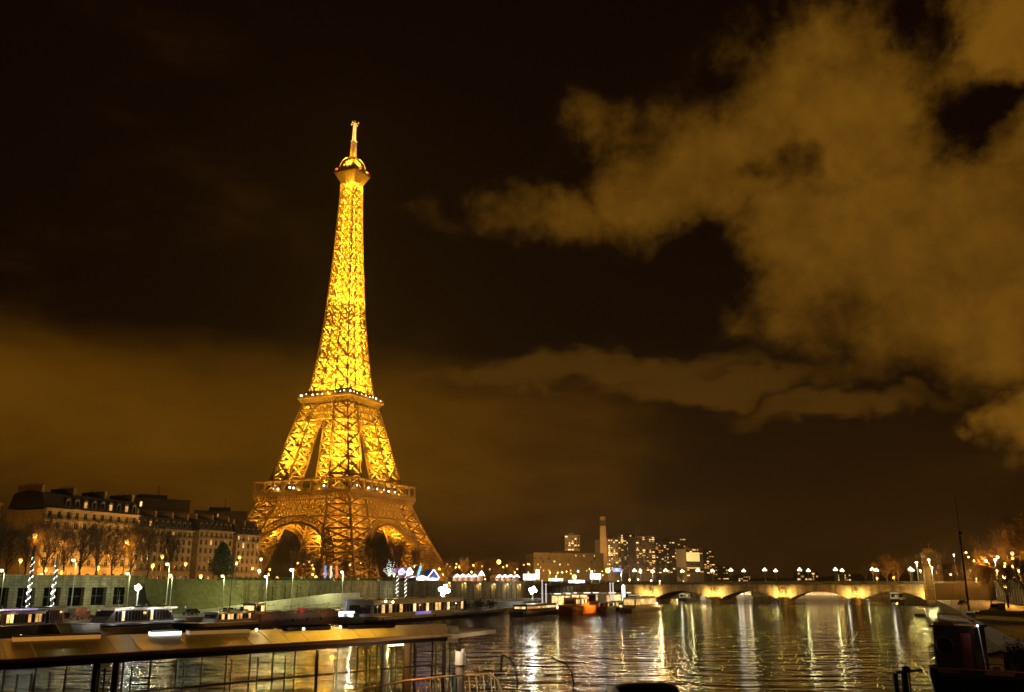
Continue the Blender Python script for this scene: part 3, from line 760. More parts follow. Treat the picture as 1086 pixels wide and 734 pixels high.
for x, Y, z, p in ((660, 1090, 40, 160000), (690, 1120, 30, 160000), (715, 1110, 30, 120000), (745, 1080, 25, 90000), (607, 1130, 60, 60000)):
    k, _ = ray(x, 600); plight((k * Y, Y, z), p, (1, .55, .18), 2)  # fixtureless fill lights added to lift the high-rise fronts
def chimney():
    a = at(639, 548, 980); T = thing('chimney_stack', 'tall slender pale concrete chimney standing over the bridgehead skyline', 'chimney', (a.x, a.y, STREET - 1))
    m = MB(); m.frust(0, 4.2, a.z - STREET + 1, 2.7); m.build('shaft', mat('chimney_concrete', (.34, .24, .14), .9, 0, .1, .25), T)
    m = MB(); m.frust(a.z - STREET - 9, 2.95, a.z - STREET - 3, 2.85); m.build('collar', CONC_D, T)
    plight((a.x - 12, a.y - 30, 46), 40000, (1, .55, .16), 1)
    for x in (-75, -45, -15): plight((a.x + x, 862, 16), 30000, (1, .52, .12), 1)  # chimney and hotel lights added without fixtures to light their fronts
chimney()
for i, (x0, x1, y, Y, lab) in enumerate(((845, 868, 607, 1700, 'small lit hillside house above the right half of the bridge'), (888, 902, 609, 1750, 'tiny lit house beyond the bridge near its right-hand arches'), (780, 796, 611, 1700, 'low dim building beyond the bridge, right of the high-rises'))):
    block('hillside_house', lab, x0, x1, y, Y, Y + 6, 4, 6, 9, 50 + i, CONC, 'houses beyond the bridge', depth=14, balcony=False)
def palace():
    a = at(972, 586, 640)
    B = block('hillside_palace', 'terraced stone building on the hill above the right end of the bridge', 976, 997, 588, 620, 620, 6, 8, 10, 61, STONE, None, depth=8, balcony=False)
    H = at(976, 588, 620).z - STREET + 1; q = MB(); q.box(5, 10, 4, 7, H, H + 4); q.prism([(0, H), (13, H), (10, H + 2.4), (3, H + 2.4)], 1, 3.9); q.build('pediment', STONE, B)
palace()
plight((270, 565, 30), 5000, (1, .55, .14), 1); plight((262, 560, 14), 9000, (1, .6, .12), 1)
for i, (px0, px1, py, t, lab) in enumerate(((1003, 1034, 588, 236, 'amber-lit apartment block behind the bare trees, right of the ship mast'), (1038, 1100, 583, 232, 'apartment block at the right edge hidden behind bare trees'))):
    a = bank(px0, py, t); b = bank(px1, py, t)
    L = math.hypot(b.x - a.x, b.y - a.y); B = thing('apartment_building', lab, 'building', (a.x, a.y, STREET), math.atan2(b.y - a.y, b.x - a.x), 'apartment blocks along the right bank')
    w = MB(); bays = max(3, int(L / 3.4)); ops, H = wall_with_openings(w, L, 0, [4, 3.3, 3.2, 3.1, 3.0], bays, 1.3, 2.1, .7); w.box(0, L, .27, 13, 0, H); w.build('wall', FACADE2, B)
    w = MB(); w.prism([(-.3, H), (L + .3, H), (L - 1, H + 3.5), (1, H + 3.5)], .2, 13); w.build('roof', SLATE, B)
    mD, mL = win_mesh(1.3, 2.1, GLASS_D), win_mesh(1.3, 2.1, WIN_O)
    for k, (x, z, h) in enumerate(ops[:95]): inst(mL if R.random() < .22 else mD, 'window', B, (x, 0, z))

def pylon():
    p = P(-6, 152.5); T = thing('statue_pylon', 'tall stone pylon with a rider and horse statue at the right end of the bridge', 'statue', (p.x, p.y, STREET), UANG - math.pi / 2)
    m = MB(); m.box(-1.9, 1.9, -2.6, 2.6, -7, .8); m.box(-1.5, 1.5, -2.2, 2.2, .8, 6.4); m.box(-1.8, 1.8, -2.5, 2.5, 6.4, 7.0); m.build('pedestal', STONE, T)
    m = MB(); m.ball((0, 0, 9.2), .75, 10, 8, .95); m.beam((-.2, -1.2, 9.2), (-.1, 1.1, 9.3), 1.3, 8, 1.2); m.beam((0, -1.1, 9.5), (0, -1.9, 10.9), .75, 7, .45); m.beam((0, -1.8, 10.9), (0, -2.4, 10.3), .5, 6, .3)
    for x, y in ((-.3, -.9), (.3, -.9), (-.3, .9), (.3, .9)): m.beam((x, y, 8.9), (x * 1.1, y + .1, 7.0), .38, 6, .22)
    m.beam((0, 1.2, 9.3), (0, 1.6, 7.8), .35, 5, .1); m.beam((-.95, -.2, 7.0), (-.95, -.1, 8.7), .5, 6, .6); m.beam((-.95, -.1, 8.6), (-.95, -.1, 10.0), .75, 8, .9); m.ball((-.95, -.15, 10.5), .32); m.beam((-.95, -.1, 9.9), (-.1, -1.2, 10.2), .28, 5, .2)
    m.build('rider_and_horse', STONE, T)
    plight((-4, -5, 3), 1500, (1, .75, .22), .3, T)
pylon()

# ------------------------------------------------------------------ embankments
def ustrip(name, s0, s1, t0, zb, zt, thick, m, label=None, cat=None):
    mb = MB(); mb.box(0, s1 - s0, 0, thick, zb, zt); p = P(s0, t0)
    return mb, (p.x, p.y, 0)
def embankment():
    W1 = thing('embankment_wall', 'long pale stone embankment wall rising behind the left quay to the street', 'wall', P(s_of(214, WT), WT, 0), UANG)
    m = MB(); L = 330 - s_of(214, WT)
    m.box(0, L, 0, 1.2, QUAY - .5, STREET - .2)
    for k in range(int(L / 6)): m.box(k * 6.0, k * 6.0 + .8, -.22, -.003, QUAY, STREET - .7)
    m.build('wall', QWALL, W1)
    m = MB(); m.box(-.1, L, -.35, 1.3, STREET - .198, STREET + .1); m.box(0, L, .1, .6, STREET + .102, STREET + .95); m.build('coping', QWALL, W1)
    Q = thing('quay_gallery', 'low quayside warehouse wall with dark square bays between pilasters', 'building', P(-470, WT, 0), UANG)
    L = 470 + s_of(152, WT); m = MB(); zb, zt = QUAY - .3, 10.9
    m.box(0, L, .9, 6, zb, zt); m.box(0, L, 0, .898, zb, 4.6); m.box(0, L, 0, .898, 8.6, zt)
    for k in range(int(L / 6.4)):
        x = k * 6.4; m.box(x, x + 2.1, -.12, .896, 4.602, 8.598)
    m.build('wall', QWALL, Q)
    m = MB(); m.box(-.2, L + .2, -.6, 6.2, zt, zt + .35); m.box(-.1, L + .1, -.25, -.002, 8.7, 9.0); m.build('cornice', QWALL, Q)
    pm = MB(); pm.box(-2.1, 2.1, .86, .897, 4.62, 8.55); pm.box(-.06, .06, .8, .858, 4.62, 8.55, 1); pm.box(-2.1, 2.1, .8, .858, 6.6, 6.72, 1); pd = pm.data('bay', [mat('dark_opening', (.003, .003, .002), 1.0, spec=0.0), POLE_D])
    for k in range(int(L / 6.4)): inst(pd, 'bay_window', Q, (k * 6.4 + 4.25, 0, 0))
    G = MB(); a = s_of(153, WT); b = s_of(262, WT + 4)     # grassed slope between quay and street
    n = 24; vs = []
    for i in range(n + 1):
        s = a + (b - a) * i / n; k = min(1, i / 7, (n - i) / 5 + .25)
        for t, z in ((WT + 9, QUAY + .02), (WT + 5, QUAY + 2.4 * k), (WT + 1.2, 8.9 - (1 - k) * 3), (WT - .3, STREET + 1.2)):
            p = P(s, t, z); vs.append(p)
    G.add(vs, [(i * 4 + j, (i + 1) * 4 + j, (i + 1) * 4 + j + 1, i * 4 + j + 1) for i in range(n) for j in range(3)])
    struct(G.build('grass_bank', GRASS))
    # clipped hedge on top of the wall
    h = MB(); rr = random.Random(4)
    for k in range(9000):
        s, t, z = rr.uniform(0, 110), rr.gauss(0, .55), rr.uniform(0, 1.5) + .35 * math.sin(rr.random() * 6)
        p = Vector((s, t, z)); d = Vector((rr.uniform(-1, 1), rr.uniform(-1, 1), rr.uniform(-.3, 1))).normalized() * .38; e = Vector((rr.uniform(-1, 1), rr.uniform(-1, 1), rr.uniform(-1, 1))).normalized() * .2
        h.add([p, p + d + e, p + d - e], [(0, 1, 2)])
    o = h.build('clipped_hedge', HEDGE, None, P(s_of(240, WT), WT - 2.2, STREET), UANG); tag(o, 'clipped green hedge along the top of the left embankment wall', 'hedge')
    # pale sloped ramp wall below the hedge
    rw = MB(); rw.prism([(0, QUAY), (78, QUAY), (78, 6.6), (62, 6.4), (0, QUAY + .4)], 0, .6)
    o = rw.build('ramp_wall', mat('pale_ramp_stone', (.40, .39, .32), .9, 0, .5, .25, .3), None, P(s_of(200, WT + 10), WT + 10, 0), UANG); tag(o, 'pale sloping ramp wall climbing from the left quay below the lawn', 'wall')
    # right bank embankment
    W2 = thing('embankment_wall', 'tall stone embankment wall under the amber-lit trees on the right bank', 'wall', P(-500, RW + 24, 0), UANG)
    m = MB(); L = 497
    m.box(0, L, -.6, 0.6, QUAY - .3, STREET - .02)
    for k in range(60): m.box(k * 8.3, k * 8.3 + 1, .6, .85, QUAY, STREET - .4)
    m.build('wall', STONE, W2)
    m = MB(); m.box(0, L, -.7, .8, STREET, STREET + .25); m.box(0, L, -.2, .2, STREET + .25, STREET + 1.0); m.build('coping', STONE, W2)
embankment()

# ------------------------------------------------------------------ trees
def tree_meshes(seed, H, spread, twigs, low=.3):
    """bare winter tree: (trunk mesh, crown mesh)"""
    r = random.Random(seed); tr = MB(); cr = MB(); tips = []
    rv = lambda a=1.0: Vector((r.uniform(-a, a), r.uniform(-a, a), r.uniform(-a, a)))
    def grow(p, d, ln, w, lev):
        q = p; n = 3
        for i in range(n):
            d = (d + rv(.16) + Vector((0, 0, .10))).normalized(); e = q + d * ln / n
            cr.beam(q, e, w * (1 - .22 * i), 5 if lev < 2 else 3, w * (1 - .22 * (i + 1))); q = e
            if lev >= 1: tips.append((q, d, ln))
            if lev < 3 and w > .05:
                for k in range(r.choice((1, 2))):
                    nd = (d * .75 + rv(.9) + Vector((0, 0, .25))).normalized(); grow(q, nd, ln * r.uniform(.5, .7), w * r.uniform(.42, .6), lev + 1)
    pts = [Vector((0, 0, 0))]; n = 6
    for i in range(n): pts.append(pts[-1] + Vector((r.uniform(-.35, .35), r.uniform(-.35, .35), H * .68 / n)))
    for i in range(n): tr.beam(pts[i], pts[i + 1], H * .034 * (1 - .13 * i), 7, H * .034 * (1 - .13 * (i + 1)))
    for k in range(15):
        u = low + (1 - low) * (k + r.random()) / 15; f = u * n; i = min(n - 1, int(f)); p = pts[i].lerp(pts[i + 1], f - i); an = k * 2.4 + r.random()
        prof = .55 + .75 * math.sin(math.pi * min(1, (u - low) / (1 - low) * .8 + .15))
        d = Vector((math.cos(an) * spread, math.sin(an) * spread, .55 + .7 * u)).normalized(); grow(p, d, H * .25 * prof, H * .016 * (1.25 - .5 * u), 0)
    for k in range(twigs):
        p, d, ln = r.choice(tips); dd = (d * .7 + rv(.9) + Vector((0, 0, .25))).normalized(); l = r.uniform(.4, 1.3) * H * .06
        p = p + rv(H * .018); sd = dd.cross(rv()).normalized() * .0021 * H
        q = p + dd * l; cr.add([p - sd, p + sd, q], [(0, 1, 2)])
        for j in range(2):
            b = p.lerp(q, r.uniform(.2, .8)); e = b + (dd + rv(.9)).normalized() * l * .6; cr.add([b - sd * .7, b + sd * .7, e], [(0, 1, 2)])
    k = H / max(v[2] for v in cr.v)
    for m in (tr, cr): m.v = [(x * k, y * k, z * k) for x, y, z in m.v]
    return tr.data('trunk', BARK), cr.data('crown', TWIG)
VAR = [tree_meshes(11, 15, .55, 1500), tree_meshes(12, 15, .7, 1500), tree_meshes(13, 15, .66, 3000, .24), tree_meshes(14, 15, .9, 3400, .2)]
def tree(loc, H, v, label, group, rz=0):
    T = thing('bare_tree', label, 'tree', loc, rz, group); T.scale = (H / 15,) * 3
    inst(VAR[v][0], 'trunk', T); inst(VAR[v][1], 'crown', T)
    return T
GQ = 'bare trees along the left embankment'
xs = [-14, 6, 26, 46, 66, 84, 101, 118, 137, 156, 178]
for i, x in enumerate(xs):
    p = bank(x, 613, -44); p.z = STREET + .1
    tree(p, R.uniform(15, 19), i % 2, f'{ORD[i]} bare tree from the left edge, along the street before the stone apartment blocks', GQ, R.uniform(0, 6))
for i, (x, t, H, lab) in enumerate(((278, -70, 13, 'dark bare tree under the left end of the left tower arch'), (293, -85, 21, 'tall dark bare tree filling the left half of the left tower arch'), (308, -80, 22, 'tall dark bare tree in the middle of the left tower arch'),
        (322, -66, 14, 'short bare tree right of centre beneath the left tower arch'), (336, -70, 11, 'small bare tree left of the lit banners'), (366, -62, 11, 'small bare tree right of the lit banners'), (392, -70, 22, 'dark bare tree under the left side of the right tower arch'), (407, -64, 23, 'tallest dark bare tree in the middle of the right tower arch'),
        (422, -74, 22, 'dark bare tree under the right side of the right tower arch'), (440, -60, 19, 'bare tree before the foot of the right tower leg'), (456, -80, 17, 'bare tree at the end of the right tower leg by the blue tent'),
        (474, -64, 13, 'bare tree right of the blue tent above the floodlit boat'), (492, -90, 16, 'bare tree behind the left zigzag light string'), (509, -80, 15, 'bare tree behind the right end of the left zigzag light string'), (524, -95, 17, 'bare tree beside the big amber street light'), (543, -85, 15, 'bare tree behind the right zigzag light string'))):
    p = bank(x, 616, t); p.z = STREET
    tree(p, H, i % 4, lab, 'bare trees by the tower', R.uniform(0, 6))
def evergreen():
    p = bank(234, 616, -36); T = thing('evergreen_tree', 'dark dense evergreen tree standing alone above the lawn before the apartment blocks', 'tree', (p.x, p.y, STREET))
    m = MB(); m.cyl(0, 0, 0, 5, .28, 8, .2); m.build('trunk', BARK, T)
    r = random.Random(5); m = MB(); H = at(234, 576, p.y).z - STREET; 
    for k in range(5200):
        z = r.uniform(.2, 1) ; prof = math.sin(min(1, (1.06 - z) * 1.35) * math.pi / 2) * (1 if z > .3 else (z - .15) / .15); an = r.uniform(0, 6.283)
        rr = H * .30 * prof * (r.random() ** .4) * (1 + .25 * math.sin(3 * an + z * 20))
        c = Vector((rr * math.cos(an), rr * math.sin(an), z * H + r.gauss(0, .2))); a = Vector((r.uniform(-1, 1), r.uniform(-1, 1), r.uniform(-1, .4))).normalized() * .42; b = Vector((r.uniform(-1, 1), r.uniform(-1, 1), r.uniform(-1, 1))).normalized() * .2
        m.add([c, c + a + b, c + a - b], [(0, 1, 2)])
    m.build('crown', NEEDLE, T)
evergreen()
for i, (x, t, H, lab) in enumerate(((668, -30, 19, 'rounded amber-lit tree behind the left end of the bridge'), (684, -34, 21, 'tallest amber-lit tree behind the left end of the bridge'), (703, -26, 16, 'low amber-lit tree right of the tallest one behind the left bridge end'), (655, -40, 13, 'small tree by the blue sign at the left bridge end'), (722, -22, 12, 'low tree far behind the second bridge arch'))):
    p = P(s_of(x, t - 6) if False else 120 + 14 * i, 0); k, _ = ray(x, 616); Y = 590 + 12 * i; tree((k * Y, Y, STREET), H, (i + 3) % 4, lab, 'trees behind the left end of the bridge', R.uniform(0, 6))
for i, (x, Y, H, lab) in enumerate(((918, 520, 11, 'leftmost amber-lit tree behind the right bridge arches'), (930, 500, 13, 'second amber-lit tree behind the right bridge arches'), (941, 500, 17, 'peaked amber-lit tree over the rightmost bridge arch'), (953, 490, 14, 'low amber-lit tree right of the peaked one'), (966, 480, 15, 'yellow-green lit tree left of the bridgehead pillar'), (979, 470, 17, 'tall yellow-green lit tree behind the bridgehead pillar'), (993, 450, 17, 'bare tree just right of the bridgehead pillar'))):
    k, _ = ray(x, 616); tree((k * Y, Y, STREET), H, i % 4, lab, 'trees behind the right end of the bridge', R.uniform(0, 6))
for i, (x, t, H) in enumerate(((1004, 186, 17), (1015, 186, 18), (1025, 186, 18), (1034, 188, 19), (1008, 200, 18), (1020, 203, 19), (1040, 202, 21), (1056, 204, 25), (1072, 203, 26), (1043, 186, 20), (1051, 190, 24), (1060, 186, 25), (1068, 188, 26), (1077, 186, 26), (1087, 187, 27), (1098, 186, 27))):
    p = bank(x, 616, t); p.z = STREET
    tree(p, H, i % 4, f'{ORD[i]} amber-lit bare tree in the rows along the right embankment' if i < 4 or i > 8 else f'{ORD[i - 4]} tree of the rear row along the right embankment', 'bare trees along the right embankment', R.uniform(0, 6))

for i, x in enumerate((994, 1005, 1019, 1033, 1050, 1068, 1088)):
    p = bank(x, 630, 170.5); p.z = QUAY
    tree(p, R.uniform(15, 19), i % 2, f'{ORD[i]} slender bare tree from the bridge rooted on the lower right quay', 'bare trees on the lower right quay', R.uniform(0, 6))

# ------------------------------------------------------------------ lamps
def lamp_proto(kind, col, estr, r):
    key = f'lamp_glow_{kind}'; g = glow(key, col, estr); T = []
    m = MB()
    if kind in ('quay', 'white'):
        m.cyl(0, 0, -7.4, -6.6, .16, 8); m.cyl(0, 0, -6.6, -.2, .09, 8, .06); m.beam((0, 0, -.2), (.7, 0, .22), .08)
        head = MB(); head.ball((.75, 0, .18), r, 8, 6, .7)
        cap = MB(); cap.cyl(.75, 0, .18 + r * .55, .18 + r * .8, r * .9, 8, .1)
    else:
        m.cyl(0, 0, -7.0, -.5, .12, 8, .07); head = MB(); head.ball((0, 0, 0), r); cap = MB(); cap.cyl(0, 0, r * .95, r * 1.3, r * .6, 8, .04)
    return m.data('pole', POLE_G if kind in ('quay', 'white') else POLE_D), head.data('lamp_head', g), cap.data('lamp_cap', POLE_D)
PROTO = {'quay': lamp_proto('quay', (1, .84, .38), 1.9, .44), 'white': lamp_proto('white', (1, .96, .82), 3, .58), 'amber': lamp_proto('amber', (1, .50, .08), 1.9, .52), 'warm': lamp_proto('warm', (1, .66, .22), 2.0, .50), 'star': lamp_proto('star', (1, .60, .14), 2.8, 1.45)}
def lamp(loc, kind, label, power, col, base, group, scale=1.0, name='street_lamp', lr=.3):
    T = thing(name, label, 'street lamp', loc, UANG - math.pi, group)
    pm, hm, cm = PROTO[kind]
    p = inst(pm, 'pole', T); h = inst(hm, 'lamp_head', T); c = inst(cm, 'lamp_cap', T)
    if scale != 1:
        for o in (h, c): o.scale = (scale,) * 3
    p.scale = (1, 1, (loc[2] - base) / (7.4 if kind in ('quay', 'white') else 7.0))
    plight((.75 if kind in ('quay', 'white') else 0.0, 0, -.55 * scale - .25), power, col, lr, T)
    return T
GLQ = 'lamps on the left quay and street'
QL = ((5, 606, -17, 'quay', 2200, GREENISH, 'grey quay lamp at the far left edge before the warehouse wall', QUAY),
      (37, 568, -44, 'amber', 1600, SODIUM, 'tall street lamp above the first spiral-lit trunk at left', STREET), (65, 575, -44, 'amber', 1600, SODIUM, 'tall street lamp above the second spiral-lit trunk at left', STREET),
      (81, 595, -18, 'quay', 3400, GREENISH, 'bright white quay lamp rising before the warehouse bays right of the spiral-lit trunks', QUAY), (66, 607, -67, 'amber', 5200, SODIUM, 'low amber street lamp directly behind the second spiral-lit trunk', STREET), (22, 594, -70, 'amber', 5200, SODIUM, 'dim amber street lamp before the dark far-left apartment block', STREET),
      (104, 602, -68, 'amber', 5500, SODIUM, 'amber street lamp before the pale block middle bays', STREET), (48, 604, -68, 'amber', 5000, SODIUM, 'amber street lamp before the pale block left corner', STREET),
      (134, 574, -44, 'amber', 4200, SODIUM, 'tall amber street lamp at the right corner of the pale block', STREET), (138, 609, -17, 'quay', 3000, GREENISH, 'leaning grey quay lamp left of the floodlight mast', QUAY),
      (172, 590, -60, 'amber', 6500, SODIUM, 'amber street lamp before the set-back block left windows', STREET), (162, 600, -64, 'amber', 6000, SODIUM, 'low amber street lamp before the set-back block, left of the greenish lamp', STREET), (197, 598, -66, 'amber', 6000, SODIUM, 'reddish amber street lamp right of the greenish lamp', STREET),
      (180, 599, -16, 'quay', 3200, GREENISH, 'greenish quay lamp above the forked lamp', QUAY), (183, 611, -15, 'quay', 2600, GREENISH, 'shorter greenish quay lamp with a forked arm', QUAY),
      (213, 611, -52, 'amber', 4500, SODIUM, 'amber street lamp left of the dark evergreen tree', STREET), (238, 611.5, -15, 'quay', 3400, GREENISH, 'white quay lamp under the dark evergreen tree', QUAY), (254, 591, -60, 'amber', 4200, SODIUM, 'right-hand amber lamp of a pair right of the evergreen tree', STREET), (251, 597, -76, 'amber', 4200, SODIUM, 'lower left amber lamp of a pair right of the evergreen tree', STREET),
      (277, 593, -60, 'warm', 3500, WARM, 'pale street lamp at the left foot of the tower', STREET), (275, 605, -50, 'warm', 3000, WARM, 'pale street lamp under the left tower arch edge, second from left', STREET), (283.5, 612, -13, 'quay', 6500, GREENISH, 'white lamp over the pale ramp wall left end', QUAY),
      (294, 613, -48, 'amber', 2600, SODIUM, 'small amber lamp low under the left tower arch', STREET), (311, 605, -13, 'white', 5200, GREENISH, 'bright white lamp in the middle of the left tower arch on a tall pole', QUAY), (321, 614, -32, 'quay', 2600, GREENISH, 'white lamp just above the hedge below the left tower arch', STREET), (316, 597, -90, 'warm', 3000, WARM, 'distant pale lamp high under the left tower arch', STREET), (328, 596, -95, 'warm', 3000, WARM, 'distant pale lamp at the right side of the left tower arch', STREET), (335, 612, -44, 'amber', 2600, SODIUM, 'amber lamp left of the lit banners above the hedge', STREET),
      (354, 615, -36, 'warm', 2000, WARM, 'pale lamp at the foot of the red banner', STREET), (364, 607, -13, 'quay', 6500, GREENISH, 'pale lamp on a tall quay pole right of the red banner', QUAY), (371, 599, -100, 'amber', 3000, SODIUM, 'amber lamp before the front tower leg', STREET), (383, 597, -96, 'warm', 3000, WARM, 'pale lamp at the right edge of the front tower leg', STREET), (381, 615, -34, 'quay', 2600, GREENISH, 'white lamp above the embankment wall right of the banners', STREET), (402, 616, -36, 'quay', 2400, GREENISH, 'white lamp left of the frosted light tree', STREET), (418, 609, -16, 'warm', 3600, WARM, 'pale lamp between the frosted light tree and the purple booth', QUAY),
      (430, 600, -100, 'amber', 3000, SODIUM, 'amber lamp over the purple booth', STREET), (440, 600, -90, 'warm', 3000, WARM, 'pale lamp beside the right tower leg', STREET), (446, 598, -80, 'amber', 3000, SODIUM, 'amber lamp over the cyan slide', STREET), (466, 603, -70, 'amber', 3500, SODIUM, 'amber lamp at the outer foot of the right tower leg', STREET), (458, 618, -30, 'quay', 2200, WHITEL, 'white lamp below the blue tent', STREET), (477, 611, -60, 'amber', 4500, SODIUM, 'amber lamp left of the left zigzag string, lower one', STREET), (487, 601, -88, 'amber', 6500, SODIUM, 'amber lamp left of centre over the left zigzag string', STREET), (477, 600.5, -95, 'amber', 5500, SODIUM, 'amber lamp higher up, right of the tower foot', STREET), (500, 606.5, -70, 'warm', 4200, SODIUM, 'pale amber lamp just above the left zigzag string', STREET), (502, 599.5, -84, 'warm', 5200, SODIUM, 'upper amber lamp above the left zigzag string peak', STREET),
      (529, 596, -90, 'star', 16000, SODIUM, 'big glaring amber street light right of the left zigzag string', STREET), (546, 607, -80, 'amber', 3800, SODIUM, 'small amber lamp above the right zigzag string', STREET), (560, 598, -90, 'amber', 5200, SODIUM, 'amber lamp before the left corner of the slab hotel', STREET),
      (477.5, 618.5, -27, 'quay', 1500, WARM, 'first of the row of low quay lamps right of the glaring boat floodlight', 5.5), (494, 619, -27, 'quay', 1500, WARM, 'second of the row of low quay lamps right of the glaring boat floodlight', 5.5), (510, 619.5, -27, 'quay', 1500, WARM, 'third of the row of low quay lamps right of the glaring boat floodlight', 5.5), (525, 620, -27, 'quay', 1500, WARM, 'fourth of the row of low quay lamps right of the glaring boat floodlight', 5.5), (539, 620, -27, 'quay', 1500, WARM, 'fifth of the row of low quay lamps right of the glaring boat floodlight', 5.5), (552, 620.5, -27, 'quay', 1500, WARM, 'sixth of the row of low quay lamps right of the glaring boat floodlight', 5.5))
for x, y, t, k, p, c, lab, base in QL: lamp(bank(x, y, t), k, lab, p * (1.0 if t == -13 else .30 if k in ('quay', 'white') else 1.0 if (t < -45 and x < 140) else 1.5 if x < 275 else 1.6), c, base, GLQ)
GLF = 'lamps beyond the fairground and bridge'
FL = ((609, 612, 560, 'star', 16000, SODIUM, 'glaring orange lamp before the slab hotel right half'), (596, 607, 640, 'warm', 5000, WARM, 'pale lamp before the slab hotel middle'), (583, 607, 660, 'amber', 6000, SODIUM, 'amber lamp before the slab hotel left half'), (590, 611, 620, 'amber', 5000, SODIUM, 'lower amber lamp before the slab hotel left half'), (613, 605.5, 600, 'warm', 5000, WHITEL, 'white lamp right of the glaring orange lamp'), (628, 606, 560, 'white', 5000, WHITEL, 'white lamp above the white lit sign'), (644.5, 605, 520, 'star', 9000, WARM, 'bright yellowish lamp at the foot of the chimney'), (659, 606, 520, 'white', 3500, COOL, 'white lamp right of the blue sign'),
      (679, 604.5, 545, 'white', 4000, COOL, 'left lamp of the pair before the tallest amber-lit tree'), (692, 606, 560, 'white', 4000, COOL, 'right lamp of the pair before the tallest amber-lit tree'), (656, 617, 520, 'white', 2000, COOL, 'low lamp left of the amber-lit trees just over the bridge parapet'), (668, 615, 560, 'white', 2000, WHITEL, 'low lamp under the rounded amber-lit tree'), (677, 615, 580, 'white', 2000, COOL, 'low lamp under the tallest amber-lit tree'), (691, 616, 580, 'white', 2000, WHITEL, 'low lamp between the amber-lit trees and the bridge parapet'), (700, 616.5, 600, 'white', 2000, COOL, 'low lamp under the right amber-lit tree'), (725, 617, 600, 'white', 2000, COOL, 'low lamp over the parapet below the glowing panel building'))
for x, y, Y, k, p, c, lab in FL: lamp(at(x, y, Y), k, lab, p * 2.5, (1, .62, .14) if y > 614 else c, STREET - 1, GLF)
GLR = 'lamps on the right bank'
RL = ((972, 597, 430, 'white', 3500, WARM, 'white lamp above the right end of the bridge, left of the yellow tree'), (985, 594, 410, 'white', 5500, (1, .85, .35), 'upper lamp by the bridgehead pillar'), (988, 602.5, 405, 'white', 5500, (1, .85, .35), 'lower lamp by the bridgehead pillar'), (976, 605, 420, 'warm', 5500, (1, .8, .2), 'yellow lamp under the bridgehead trees'), (948, 612, 480, 'amber', 9000, SODIUM, 'orange lamp under the peaked amber-lit tree'), (930, 613, 490, 'amber', 9000, SODIUM, 'orange lamp under the second amber-lit tree behind the bridge'))
for x, y, Y, k, p, c, lab in RL: lamp(at(x, y, Y), k, lab, p * 1.6, c, STREET - 1, GLR)
RTX = 0
RT = ((1011.5, 588.5, 190, 'white', WHITEL, 4000, 'white lamp left of the ship mast'), (1024.5, 586, 196, 'warm', SODIUM, 4500, 'highest pale lamp just right of the ship mast'), (1045.5, 594, 190, 'warm', SODIUM, 6500, 'amber lamp among the bare trees, right of the ship mast'), (1055, 594, 184, 'white', WHITEL, 3500, 'lower white lamp of the close pair among the right trees'), (1058, 590.5, 192, 'warm', SODIUM, 3500, 'upper pale lamp of the close pair among the right trees'), (1073.5, 586.5, 190, 'warm', SODIUM, 9000, 'high amber lamp near the right edge'), (1001, 611, 186, 'amber', SODIUM, 6000, 'amber lamp low among trunks left of the ship mast'), (1008.5, 609, 188, 'amber', SODIUM, 6000, 'second amber lamp low among trunks left of the ship mast'), (1015, 608, 190, 'amber', SODIUM, 6000, 'third amber lamp low among trunks, nearest the ship mast'), (1029, 605, 192, 'warm', SODIUM, 6000, 'pale amber lamp right of the ship mast at mid height'), (1035, 617.5, 180, 'white', WHITEL, 900, 'white lamp low on the embankment wall right of the ship mast'), (1065, 612, 188, 'amber', SODIUM, 9000, 'amber lamp low between the right-hand trees'), (1080, 604, 190, 'amber', SODIUM, 9000, 'amber lamp at the right edge below the high one'))
for x, y, t, k, c, p, lab in RT: lamp(bank(x, y, 181), k, lab, p * (5.5 if c == SODIUM else 1.5), c, STREET, GLR, 1.3)
rr = random.Random(21)
for k in range(26):
    x = rr.uniform(436, 640); lamp(bank(x, rr.uniform(598, 614), rr.uniform(-150, -70)), 'amber', 'small amber street lamp deep among the dark trees between tower and chimney', 5000, SODIUM, STREET, 'small lamps among the trees right of the tower')
for k in range(12):
    x = rr.uniform(1002, 1084); lamp(bank(x, rr.uniform(588, 614), 181.5), 'amber', 'small amber street lamp among the bare trees of the right embankment', 9000, SODIUM, STREET, 'small lamps among the right bank trees')
for k in range(10):
    x = rr.uniform(262, 345); lamp(bank(x, rr.uniform(598, 612), rr.uniform(-130, -95)), 'amber', 'small amber street lamp far back under the left tower arch', 2600, SODIUM, STREET, 'small lamps under the left tower arch')
# floodlight mast, garlanded trunks, banners
def floodmast(px, py, t, base, label, power, r, Yfix=None):
    p = bank(px, py, t) if Yfix is None else at(px, py, Yfix); T = thing('floodlight_mast', label, 'floodlight', p, 0, 'floodlights by the left quay')
    m = MB(); m.cyl(0, .5, base - p.z, .2, .14, 8, .1); m.box(-.8, .8, .25, .6, -.3, .3); m.build('mast', POLE_G, T)
    m = MB()
    for dx, dz, q in ((0, 0, .74), (-.75, .18, .42), (.75, -.1, .45), (.25, .72, .40), (-.3, -.7, .42)): m.ball((dx * r, 0, dz * r), r * q, 10, 7)
    m.build('lamp_head', glow('floodlight_glow', (1, .98, .9), 30), T)
    plight((0, -r - .3, -.3), power, (.95, 1, .86), .4, T)
floodmast(146, 623, -18, QUAY, 'white floodlight on a stout post before the warehouse wall at left', 3200, .62)
floodmast(471, 626, 4, 1.0, 'dazzling white floodlight on a mast over the long dark boat', 5000, 1.6)
floodmast(565, 626, 6, 1.0, 'second dazzling floodlight left of the two white poles', 4200, 1.35)
